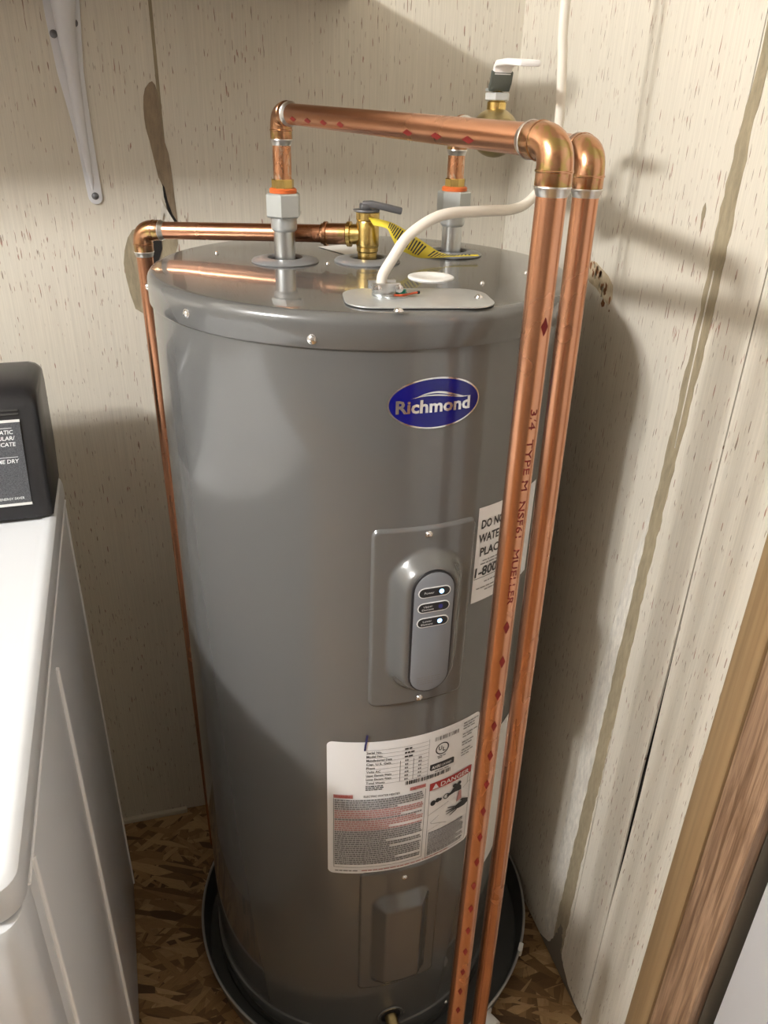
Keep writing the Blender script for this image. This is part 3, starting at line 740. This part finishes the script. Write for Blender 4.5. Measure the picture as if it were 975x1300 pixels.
# the front edge bows in a little and has a notch
g = G(); g.prism([jb(u, v_) + Vector((0, 0, 0.0012)) for u, v_ in outl], (0, 0, 0.0014)); jc = lab(meshobj('junction_cover', g, 'galvanised', wh, bevel=0.0004), 'galvanised wiring cover plate')
for px, py in ((506, 394), (608, 377)):
    q = on_z(px, py, ZT+0.003); screw((q.x, q.y, ZT+0.0026), (0, 0, 1), jc, 0.0042)
q0 = Vector((-0.0236, -0.187, ZT))
g = G(); g.lathe([(0.0150, 0.0024), (0.0165, 0.0030), (0.0165, 0.0040), (0.0125, 0.0042), (0.0120, 0.0026)], q0 + Vector((0.010, -0.002, 0)), n=28, cap=False); meshobj('knockout_ring', g, 'zinc', jc)
g = G(); g.lathe([(0.0125, 0.0025), (0.0130, 0.0060), (0.0100, 0.0062), (0.0098, 0.010), (0.0080, 0.010)], q0, n=24, cap=True)
g.box(q0 + Vector((0, -0.0095, 0.0125)), (0.030, 0.0045, 0.0085)); g.box(q0 + Vector((0, 0.0085, 0.0125)), (0.030, 0.0045, 0.0085))
clamp = meshobj('cable_clamp', g, 'zinc', jc, bevel=0.0008)
for sx in (-1, 1):
    g = G(); b0 = q0 + Vector((sx*0.0115, -0.017, 0.0125)); g.tube([b0, b0 + Vector((0, 0.032, 0))], 0.0021, 10); g.lathe([(0.0042, 0), (0.004, 0.002), (0.0022, 0.003)], b0 + Vector((0, 0.0005, 0)), (0, -1, 0), 12); meshobj('clamp_screw', g, 'chrome', jc)
q = on_z(509, 371, ZT+0.006)
g = G(); g.lathe([(0.0068, 0.0026), (0.0070, 0.0050), (0.0058, 0.0062), (0.0056, 0.0088), (0.0020, 0.0096)], (q.x, q.y, ZT), n=6); meshobj('ground_screw', g, 'ground_green', jc, smooth=False)
g = G(); b0 = Vector((q.x, q.y, ZT+0.0045)); g.tube([b0 + Vector((-0.009, -0.006, 0)), b0 + Vector((-0.004, -0.008, 0)), b0 + Vector((0.006, -0.008, 0.001)), b0 + Vector((0.016, -0.006, 0.002))], 0.0011, 8); meshobj('wire', g, 'red_wire', jc)
g = G(); g.tube([b0 + Vector((0.016, -0.006, 0.002)), b0 + Vector((0.0185, -0.0055, 0.002))], 0.0016, 8); meshobj('wire_end', g, 'hole_dark', jc)

# ================================================================== copper runs
RPIPE = 0.0111; RFIT = 0.0131
def pipe(name, a, b, parent, mat='copper', r=RPIPE, n=24):
    a, b = Vector(a), Vector(b); g = G(); k = max(1, int((b-a).length/0.25)); g.tube([a + (b-a)*i/k for i in range(k+1)], r, n); return meshobj(name, g, mat, parent)
def elbow(corner, d1, d2, parent, leg=0.0285, bend=0.0165):
    """sweat elbow: sockets along d1 and d2 (pointing away from the corner)"""
    c = Vector(corner); d1 = Vector(d1).normalized(); d2 = Vector(d2).normalized()
    pts = [c + d1*leg, c + d1*(leg-0.0012), c + d1*bend]; rs = [RFIT-0.0006, RFIT, RFIT]
    a = c + d1*bend; e = c + d2*bend
    for i in range(1, 8):
        t = i/8; pts.append(a*(1-t)**2 + c*2*t*(1-t) + e*t*t); rs.append(RFIT-0.0002)
    pts += [e, c + d2*(leg-0.0012), c + d2*leg]; rs += [RFIT, RFIT, RFIT-0.0006]
    g = G(); g.tube(pts, rs, 24); o = meshobj('elbow', g, 'copper_fitting', parent)
    for d in (d1, d2):
        g = G(); g.lathe([(RPIPE, 0.006), (RPIPE+0.0007, 0.0045), (RFIT-0.0003, 0.0008), (RFIT+0.0004, 0.0), (RFIT+0.0002, -0.001), (RPIPE, -0.001)], c + d*leg, d, 24, cap=False)
        meshobj('solder_joint', g, 'solder', o)
        g = G(); g.lathe([(RFIT+0.0001, 0), (RFIT+0.0006, 0.0006), (RFIT+0.0006, 0.0014), (RFIT+0.0001, 0.002)], c + d*(bend+0.0005), d, 24, cap=False); meshobj('bead', g, 'copper_fitting', o)
    return o
def riser(base, ztop, parent, rot):
    """nipple, dielectric union, copper stub standing on the tank"""
    b = Vector(base)
    g = G(); g.lathe([(0.0133, 0.0035), (0.0133, 0.043)], b, n=24); meshobj('nipple', g, 'zinc', parent)
    g = G(); g.lathe([(0.0140, 0.037), (0.0158, 0.039), (0.0162, 0.042), (0.0162, 0.052), (0.0172, 0.0555), (0.0172, 0.057)], b, n=24); meshobj('union_body', g, 'galvanised', parent)
    g = G(); hexr = 0.0224
    def hx(r, h): return [b + Vector((r*cos(rot+PI/3*j), r*sin(rot+PI/3*j), h)) for j in range(6)]
    g.loops([hx(hexr-0.0016, 0.0535), hx(hexr, 0.0552), hx(hexr, 0.0795), hx(hexr-0.0016, 0.0812)]); meshobj('union_nut', g, 'union_nut', parent, smooth=False)
    g = G(); g.lathe([(0.0150, 0.0805), (0.0166, 0.0815), (0.0168, 0.0855), (0.0152, 0.0868)], b, n=24); meshobj('gasket', g, 'orange_gasket', parent)
    g = G(); g.lathe([(0.0136, 0.0860), (0.0137, 0.0960), (0.0130, 0.0968)], b, n=8); meshobj('tailpiece', g, 'brass', parent, smooth=False)
    return pipe('stub', b + Vector((0, 0, 0.0955)), Vector((b.x, b.y, ztop)), parent, 'copper_heated', RPIPE)
# ---- run 1: from the near-left union across and down in front
ZH = 1.4195
P1 = Vector((0.0250, -0.4461, 1.4105)); P1B = Vector((0.0262, -0.4461, 0.0))
hot = thing('copper_pipe_run', 'copper pipe run from left union crossing the top, nearest vertical pipe', 'copper pipe', P1B, 'copper pipe runs')
HC = Vector((HOT.x, HOT.y, ZH))
riser(HOT, ZH-0.0150, hot, 0.25)
dh = (P1-HC).normalized()
elbow(HC, (0, 0, -1), dh, hot); elbow(P1, -dh, (0, 0, -1), hot)
pipe('horizontal_tube', HC + dh*0.018, P1 - dh*0.018, hot)
pipe('vertical_tube', P1 + Vector((0, 0, -0.018)), P1B, hot)
# ---- run 2: from the far-right union through the valve and down
ZK = 1.4100
P2 = Vector((0.1015, -0.3565, 1.4010)); P2B = Vector((0.1110, -0.3590, 0.0))
cold = thing('copper_pipe_run', 'copper pipe run through the ball valve, vertical pipe nearer the right wall', 'copper pipe', P2B, 'copper pipe runs')
KC = Vector((COLD.x, COLD.y, ZK)); riser(COLD, ZK-0.0150, cold, 0.55)
dk = (P2-KC).normalized(); dv2 = (P2B-P2).normalized()
elbow(KC, (0, 0, -1), dk, cold); elbow(P2, -dk, dv2, cold)
VC = KC + dk*0.155
pipe('horizontal_tube', KC + dk*0.018, VC - dk*0.034, cold); pipe('horizontal_tube', VC + dk*0.034, P2 - dk*0.018, cold)
pipe('vertical_tube', P2 + dv2*0.018, P2B, cold)
# ---- printed marks on the tubes
def on_tube(a, d, side, ang0):
    """map (x along, y round) onto a tube through a along d; side: unit vector at ang 0"""
    a = Vector(a); d = Vector(d).normalized(); u = (Vector(side) - d*Vector(side).dot(d)).normalized(); v_ = d.cross(u)
    r = RPIPE + 0.00025
    def f(x, y):
        t = ang0 + y/RPIPE; return a + d*x + (u*cos(t) + v_*sin(t))*r
    return f
def diamonds(name, fn, xs, L, Wd, parent):
    for x in xs:
        g = G(); v = []
        for i in range(7):
            u = -1 + 2*i/6; h = Wd*(1-abs(u)); v += [fn(x+u*L, -h), fn(x+u*L, 0), fn(x+u*L, h)]
        f = []
        for i in range(6):
            o = 3*i; f += [(o, o+3, o+4, o+1), (o+1, o+4, o+5, o+2)]
        g.add(v, f); sheet(name, g, 'pipe_mark', parent)
vt = [o for o in hot.children if o.name.startswith('vertical_tube')][0]; ht = [o for o in hot.children if o.name.startswith('horizontal_tube')][0]
tc = (CAM - P1); tc.z = 0; tc.normalize()
f0_ = on_tube(P1, P1B-P1, tc, 0.0)
f1 = lambda x, y: f0_(x, -y - RPIPE*(0.66 - 0.48*min(x, 0.95)))
diamonds('diamond_mark', f1, [0.1245] + [0.400+0.0395*i for i in range(25)], 0.0072, 0.0030, vt)
g = G(); put_text(g, lambda a, b: f1(a, b), '3/4  TYPE M  NSF61  MUELLER', 0.190, -0.0025, 0.0056, 0.185, 0.0); sheet('printed_text', g, 'pipe_mark', vt)
tch = (CAM - (HC+P1)/2).normalized()
f2 = on_tube(HC, dh, tch, 0.45)
diamonds('diamond_mark', f2, [0.060+0.0395*i for i in range(4)] + [0.310+0.046*i for i in range(3)], 0.0085, 0.0030, ht)

# ---- ball valve on run 2
g = G(); g.lathe([(0.0135, -0.036), (0.0160, -0.0355), (0.0160, -0.025), (0.0185, -0.022), (0.0235, -0.013), (0.0250, -0.004), (0.0250, 0.004), (0.0235, 0.013), (0.0185, 0.022), (0.0160, 0.025), (0.0160, 0.0355), (0.0135, 0.036)], VC, dk, 28); bv = lab(meshobj('ball_valve', g, 'brass_dull', cold), 'brass ball valve with a white lever')
g = G(); g.lathe([(0.0105, 0.020), (0.0105, 0.030), (0.0088, 0.031), (0.0088, 0.039), (0.0075, 0.0395), (0.0050, 0.0405), (0.0050, 0.045)], VC, n=12); meshobj('stem', g, 'brass', bv)
g = G(); g.lathe([(0.0125, 0.0315), (0.0140, 0.0325), (0.0140, 0.0385), (0.0125, 0.0395)], VC + Vector((0, 0, 0)), n=6); meshobj('packing_nut', g, 'galvanised', bv, smooth=False)
ld = Vector((dk.x, dk.y, 0)).normalized(); ls = Vector((-ld.y, ld.x, 0))
def strap(pts, wd, th):
    g = G(); rings = []
    for i, p in enumerate(pts):
        p = Vector(p); a = Vector(pts[max(0, i-1)]); b = Vector(pts[min(len(pts)-1, i+1)]); t = (b-a).normalized(); nn = t.cross(ls).normalized()
        rings.append([p + ls*wd/2 + nn*th/2, p - ls*wd/2 + nn*th/2, p - ls*wd/2 - nn*th/2, p + ls*wd/2 - nn*th/2])
    return g.loops(rings)
L0 = VC + Vector((0, 0, 0.042))
g = strap([L0 - ld*0.014, L0 - ld*0.004, L0 + ld*0.004], 0.020, 0.0030); meshobj('lever_plate', g, 'galvanised', bv, bevel=0.0006)
g = strap([L0 + ld*0.002, L0 + ld*0.008 + Vector((0, 0, 0.007)), L0 + ld*0.011 + Vector((0, 0, 0.0175))], 0.0235, 0.0060); meshobj('lever_sleeve', g, 'vinyl_grey', bv, bevel=0.001)
g = strap([L0 + ld*0.010 + Vector((0, 0, 0.0135)), L0 + ld*0.012 + Vector((0, 0, 0.0215)), L0 + ld*0.018 + Vector((0, 0, 0.0245)), L0 + ld*0.050 + Vector((0, 0, 0.0245)), L0 + ld*0.098 + Vector((0, 0, 0.0215))], 0.0205, 0.0060); meshobj('lever', g, 'lever_white', bv, bevel=0.0015)

# ---- relief valve and its discharge pipe
tp = thing('relief_valve', 'short brass relief valve with a grey lever on the tank top', 'valve', TP)
g = G(); g.lathe([(0.0125, 0.0035), (0.0125, 0.012), (0.0138, 0.0135), (0.0138, 0.018)], TP, n=24); meshobj('threaded_base', g, 'brass', tp)
g = G(); g.lathe([(0.0130, 0.0175), (0.0142, 0.0190), (0.0146, 0.0215), (0.0146, 0.0480), (0.0138, 0.0500), (0.0150, 0.0515), (0.0150, 0.0600), (0.0138, 0.0615), (0.0095, 0.0620)], TP, n=28); meshobj('body', g, 'brass', tp)
D0 = TP + Vector((-0.006, 0.004, 0.0330)); DC = Vector((-0.2660, 0.165, 1.2735)); dd = (DC-D0).normalized()
g = G(); g.lathe([(0.0125, 0.002), (0.0125, 0.014), (0.0155, 0.0145), (0.0155, 0.019), (0.0140, 0.0195)], D0, dd, 24); meshobj('outlet', g, 'brass', tp)
g = G(); g.lathe([(0.0048, 0.0615), (0.0048, 0.068)], TP, n=12); meshobj('stem', g, 'zinc', tp)
g = G(); g.lathe([(0.0165, 0.0600), (0.0168, 0.0612), (0.0165, 0.0622)], TP + Vector((-0.002, 0, 0.001)), n=24); meshobj('disc', g, 'lever_grey', tp)
lv = Vector((0.955, -0.29, -0.10)).normalized(); ls = Vector((0, 0, 1)).cross(lv).normalized()
g = strap([TP + Vector((-0.007, 0.001, 0.0690)), TP + Vector((0.0, 0, 0.0700)) + lv*0.004, TP + Vector((0, 0, 0.0690)) + lv*0.018, TP + Vector((0, 0, 0.0665)) + lv*0.043], 0.013, 0.0078)
meshobj('lever', g, 'lever_grey', tp, bevel=0.0018)
g = G(); g.box(TP + Vector((-0.004, 0, 0.0665)), (0.012, 0.014, 0.008)); meshobj('lever_yoke', g, 'lever_grey', tp, bevel=0.002)
DB = Vector((-0.2545, 0.165, 0.075)); ddn = (DB-DC).normalized()
dp = thing('discharge_pipe', 'thin copper discharge pipe from relief valve dropping down beside the back wall', 'copper pipe', DB)
E0 = D0 + dd*0.0195
pipe('horizontal_tube', E0, DC - dd*0.018, dp); pipe('vertical_tube', DC + ddn*0.018, DB, dp)
elbow(DC, -dd, ddn, dp)
g = G(); g.lathe([(RPIPE, 0.0005), (RFIT, 0.001), (RFIT, 0.026), (RFIT+0.0018, 0.0265), (RFIT+0.0020, 0.030), (RFIT, 0.0310), (RFIT-0.0005, 0.034), (RPIPE, 0.035)], E0, dd, 24, cap=False); meshobj('adapter', g, 'copper_fitting', dp)

# ---- yellow hang tag
tagpts = [((468, 276), (474, 286), 0.002), ((480, 278), (484, 288), -0.002), ((495, 282), (492, 291), -0.006), ((506, 287), (497, 301), -0.008), ((518, 294), (505, 315), -0.006), ((530, 302), (518, 322), -0.002), ((545, 312), (530, 327), 0.006), ((560, 321), (548, 330), 0.012), ((575, 327), (568, 334), 0.018), ((590, 328.5), (588, 338), 0.020), ((606, 331), (607, 338), 0.020)]
def cr(p, t):
    n = len(p)-1; i = min(int(t*n), n-1); u = t*n-i; q = [p[max(0, min(n, i+k))] for k in (-1, 0, 1, 2)]
    return q[1]*1.0 + (q[2]-q[0])*(0.5*u) + (q[0]*2-q[1]*5+q[2]*4-q[3])*(0.5*u*u) + (q[1]*3-q[0]-q[2]*3+q[3])*(0.5*u*u*u)
UA = [on_y(a[0], a[1], y) for a, b, y in tagpts]; UB = [on_y(b[0], b[1], y-0.012) for a, b, y in tagpts]
for L in (UA, UB):
    for p in L: p.z = max(p.z, ZT+0.0068)
NT = 120; top_ = [cr(UA, i/NT) for i in range(NT+1)]; bot_ = [cr(UB, i/NT) for i in range(NT+1)]
yt = thing('hang_tag', 'twisted yellow printed hang tag looped on relief valve', 'tag', (TP.x, TP.y, ZT+0.01))
g = G(); v = []
for a, b in zip(top_, bot_): v += [a, b]
fs = [(2*i, 2*i+1, 2*i+3, 2*i+2) for i in range(NT)]
g.add(v, fs); yo = sheet('strip', g, 'yellow_tag', yt)
md = yo.modifiers.new('thickness', 'SOLIDIFY'); md.thickness = 0.0005; md.offset = 0
g = G()
for i in range(24, NT-6):
    if i % 3 or i in (72, 75): continue
    nrm = (top_[i+1]-top_[i]).cross(bot_[i]-top_[i]).normalized()
    if nrm.dot(CAM-top_[i]) < 0: nrm = -nrm
    k0, k1 = 0.10+random.uniform(0, .04), 0.92-random.uniform(0, 0.16)
    f_ = lambda t, k: top_[t]*(1-k) + bot_[t]*k + nrm*0.0006
    m_ = lambda k: (f_(i+1, k) + f_(i+2, k))*0.5
    g.add([f_(i, k0), m_(k0), m_(k1), f_(i, k1)], [(0, 1, 2, 3)])
stuff(sheet('printed_lines', g, 'ink', yt))

# ---- white supply cable
cpts = [Vector((-0.0236, -0.187, ZT+0.009)), Vector((-0.0259, -0.187, 1.2723)), Vector((-0.0162, -0.187, 1.2894)), Vector((0.0028, -0.185, 1.3136)), Vector((0.0375, -0.180, 1.3315)), Vector((0.0888, -0.160, 1.3331)), Vector((0.1342, -0.140, 1.3325)), Vector((0.1610, -0.125, 1.3396)), Vector((0.1824, -0.115, 1.3610)), Vector((0.1931, -0.110, 1.3995)), Vector((0.1934, -0.110, 1.4308)), Vector((0.1892, -0.110, 1.4792)), Vector((0.1851, -0.110, 1.5319)), Vector((0.184, -0.110, 1.75)), Vector((0.184, -0.110, ZC-0.001))]
NC = 140; g = G(); g.tube([cr(cpts, i/NC) for i in range(NC+1)], 0.0056, 16, flat=(1.0, 0.86))
tag(meshobj('power_cable', g, 'cable_sheath'), 'off-white electrical cable curving from the wiring cover up to the ceiling', 'cable')

# ================================================================== dryer
ang = math.atan2(-0.0316, 0.766)    # right side leans a little off the room's axis
DO = Vector((-0.3936, -0.553, 0)); ey = Vector((-0.0316, 0.766, 0)).normalized(); ex = Vector((ey.y, -ey.x, 0)); ez = Vector((0, 0, 1))
def D(x, y, z): return DO + ex*x + ey*y + ez*z      # x to the right (0 at the right side), y back from the front
RM = Matrix((ex, ey, ez)).transposed()
ZD = 0.920; DW = 0.74; DD = 0.740
dry = thing('clothes_dryer', 'white clothes dryer with a black control console by the back wall', 'dryer', D(-DW/2, DD/2, 0))
g = G(); g.box(D(-DW/2, DD/2+0.005, (ZD-0.036)/2+0.005), (DW-0.002, DD-0.02, ZD-0.046), RM); meshobj('cabinet', g, 'white_enamel', dry, bevel=0.004)
def rr_outline(x0, x1, y0, y1, r, n=6):
    o = []
    for cx, cy, a0 in ((x1-r, y1-r, 0), (x0+r, y1-r, PI/2), (x0+r, y0+r, PI), (x1-r, y0+r, 1.5*PI)):
        for i in range(n+1): a = a0+PI/2*i/n; o.append((cx+r*cos(a), cy+r*sin(a)))
    return o
g = G(); rings = []
for inset, z, r in ((0.000, ZD-0.034, 0.022), (-0.0015, ZD-0.030, 0.0225), (-0.0015, ZD-0.012, 0.0225), (0.0005, ZD-0.004, 0.021), (0.005, ZD-0.0005, 0.018), (0.010, ZD, 0.014), (0.016, ZD-0.0015, 0.012), (0.020, ZD-0.003, 0.010)):
    rings.append([D(a, b, z) for a, b in rr_outline(-DW+inset, -inset, inset-0.004, DD-inset, r)])
g.loops(rings); meshobj('top_panel', g, 'white_enamel', dry)
g = G(); rings = []
for o_, z in ((0.0, 0.03), (0.0, 0.80), (0.0, ZD-0.046), (0.003, ZD-0.038), (0.008, ZD-0.0355)):
    rings.append([D(a, b, z) for a, b in rr_outline(-DW+o_, -o_, -0.014+o_, 0.05, 0.020)])
g.loops(rings); fp_ = meshobj('front_panel', g, 'white_enamel', dry)
# rolled seams and pressed stiffening bead on the side, their highlight painted as a brighter white
def bead(name, pts, r, mat='bead_highlight'):
    g = G(); g.tube([D(*p) for p in pts], r, 10); return meshobj(name, g, mat, dry)
bead('seam', [(0.0, 0.03, ZD-0.0385), (0.0, DD-0.02, ZD-0.0385)], 0.0020)
bead('seam', [(0.0, 0.060, 0.02), (0.0, 0.060, ZD-0.043)], 0.0026)
bead('stiffening_bead', [(0.0, 0.350, 0.03), (0.0, 0.350, 0.45), (0.0, 0.350, ZD-0.075)], 0.0030)
bead('seam', [(0.0, DD-0.035, 0.02), (0.0, DD-0.035, ZD-0.043)], 0.0018)
g = G(); g.prism([D(-DW/2+0.2105*cos(2*PI*i/48), -0.0145, 0.60+0.2105*sin(2*PI*i/48)) for i in range(48)], ey*(-0.004)); meshobj('door_gasket', g, 'console_black', dry)
g = G(); g.prism([D(-DW/2+0.204*cos(2*PI*i/48), -0.015, 0.60+0.204*sin(2*PI*i/48)) for i in range(48)], ey*(-0.012)); meshobj('door', g, 'white_enamel', dry, bevel=0.003)
# console: upright black housing with a sloping face
ZK0 = ZD-0.001
def con_ring(x, s=1.0, dz=0.0):
    # cross-section in (y, z), front to back, at position x
    sec = [(DD-0.150, 0.004), (DD-0.148, 0.014), (DD-0.108, 0.145), (DD-0.098, 0.158), (DD-0.080, 0.168), (DD+0.010, 0.172), (DD+0.030, 0.168), (DD+0.036, 0.150), (DD+0.020, 0.05), (DD-0.002, 0.0)]
    cy, cz = DD-0.07, 0.0
    return [D(x, cy+(y-cy)*s, ZK0+(z)*(1-(1-s)*0.9)) for y, z in sec]
g = G(); g.loops([con_ring(-DW+0.008, 0.80), con_ring(-DW+0.012, 0.94), con_ring(-DW+0.028, 1.0), con_ring(-0.020, 1.0), con_ring(-0.011, 0.985), con_ring(-0.005, 0.955), con_ring(-0.003, 0.93)])
con = lab(meshobj('console', g, 'console_black', dry, sharp=50), 'black control console with printed face')
# printed face
f0 = D(0, DD-0.148, ZK0+0.014); f1v = D(0, DD-0.108, ZK0+0.150); up_f = (f1v-f0).normalized(); nf = up_f.cross(ex); nf = nf if nf.dot(CAM-f0) > 0 else -nf
def face(x, y, out=0.001): return f0 + ex*x + up_f*y + nf*out
g = G(); g.prism([face(a, b, -0.001) for a, b in ((-DW+0.05, 0.010), (-0.027, 0.010), (-0.027, 0.122), (-DW+0.05, 0.122))], nf*0.0022); meshobj('face_plate', g, 'console_face', con)
for y0, h in ((0.0085, 0.0035), (0.1195, 0.0035)):
    g = G(); g.prism([face(a, b, 0.0009) for a, b in ((-DW+0.05, y0), (-0.0265, y0), (-0.0265, y0+h), (-DW+0.05, y0+h))], nf*0.0008); meshobj('silver_line', g, 'silver_line', con)
for k, y0 in enumerate((0.129, 0.134)):
    g = G(); g.prism([face(a, b, -0.0005) for a, b in ((-DW+0.05, y0), (-0.027, y0), (-0.027, y0+0.0022), (-DW+0.05, y0+0.0022))], nf*0.0012); meshobj('rib', g, 'console_side', con)
g = G(); ff = lambda a, b: face(a, b, 0.0016)
for s_, x, y in (('AUTOMATIC', -0.0370, 0.1045), ('REGULAR/', -0.0360, 0.0965), ('DELICATE', -0.0360, 0.0885), ('TIME DRY', -0.0350, 0.0660)): put_text(g, ff, s_, x, y, 0.0052, None, 0.012, 'R', 0.12)
put_text(g, ff, 'ENERGY SAVER', -0.0350, 0.0170, 0.0032, 0.030, 0.006, 'R', 0.1)
put_rect(g, ff, -0.070, 0.1120, -0.0375, 0.1126); put_rect(g, ff, -0.065, 0.0735, -0.0350, 0.0741)
stuff(sheet('lettering', g, 'screen_ink', con))
# control knob further along the console
g = G(); kc = face(-DW/2, 0.066, 0.001); g.lathe([(0.034, 0), (0.034, 0.006), (0.027, 0.010), (0.025, 0.026), (0.021, 0.029)], kc, nf, 32); meshobj('timer_knob', g, 'console_side', con)

# ================================================================== shelf on its bracket
ZSH = 1.565
sh = thing('wall_shelf', 'long wooden shelf board carried by the white wall bracket', 'shelf', (-0.6, YB-0.18, ZSH))
g = G(); g.box((-0.74, YB-0.166, ZSH+0.010), (1.60, 0.328, 0.019)); meshobj('board', g, 'wood_smooth', sh, bevel=0.001)
bk = thing('shelf_bracket', 'white steel shelf bracket screwed to the back wall at top left', 'bracket', on_y(122, 262, YB-0.001))
bl = [(52, -9), (57, 20), (72, 90), (95, 170), (112, 250)]; br = [(130, 250), (117, 170), (106, 90), (102, 20), (100, -9)]
tipL = on_y(112, 248, YB-0.003); tipR = on_y(130, 248, YB-0.003); tc_ = (tipL+tipR)/2; tr_ = (tipR-tipL).length/2
outline = [on_y(a, b, YB-0.003) for a, b in bl] + [tc_ + Vector((tr_*cos(PI+PI*i/8), 0, -0.002+tr_*1.05*sin(PI+PI*i/8))) for i in range(1, 8)] + [on_y(a, b, YB-0.003) for a, b in br]
g = G(); g.prism(outline, (0, 0.0022, 0)); meshobj('wall_leg', g, 'bracket_paint', bk, bevel=0.0006)
# pressed rib that deepens towards the shelf
ra = [(79, -8, 0.017, 0.022), (84, 40, 0.0125, 0.014), (92, 90, 0.0095, 0.010), (103, 160, 0.0070, 0.007), (116, 232, 0.0035, 0.003), (118, 242, 0.001, 0.0008)]
g = G(); rings = []
for px, py, wdt, dep in ra:
    c = on_y(px, py, YB-0.0026); rings.append([c + Vector((wdt*cos(PI*i/10), -dep*sin(PI*i/10), 0)) for i in range(11)] + [c + Vector((0, 0.0008, 0))])
g.loops(rings); meshobj('rib', g, 'bracket_paint', bk, sharp=60)
g = G(); c = on_y(78, -10, YB); g.prism([(c.x-0.022, YB-0.001, ZSH-0.0022), (c.x+0.022, YB-0.001, ZSH-0.0022), (c.x+0.012, YB-0.28, ZSH-0.0022), (c.x, YB-0.29, ZSH-0.0022), (c.x-0.012, YB-0.28, ZSH-0.0022)], (0, 0, 0.0020)); meshobj('shelf_leg', g, 'bracket_paint', bk, bevel=0.0006)
for px, py in ((121, 249), (68, 43), (94, 29)):
    q = on_y(px, py, YB-0.003); screw((q.x, YB-0.003, q.z), (0, -1, 0), bk, 0.0042, 'lever_grey')
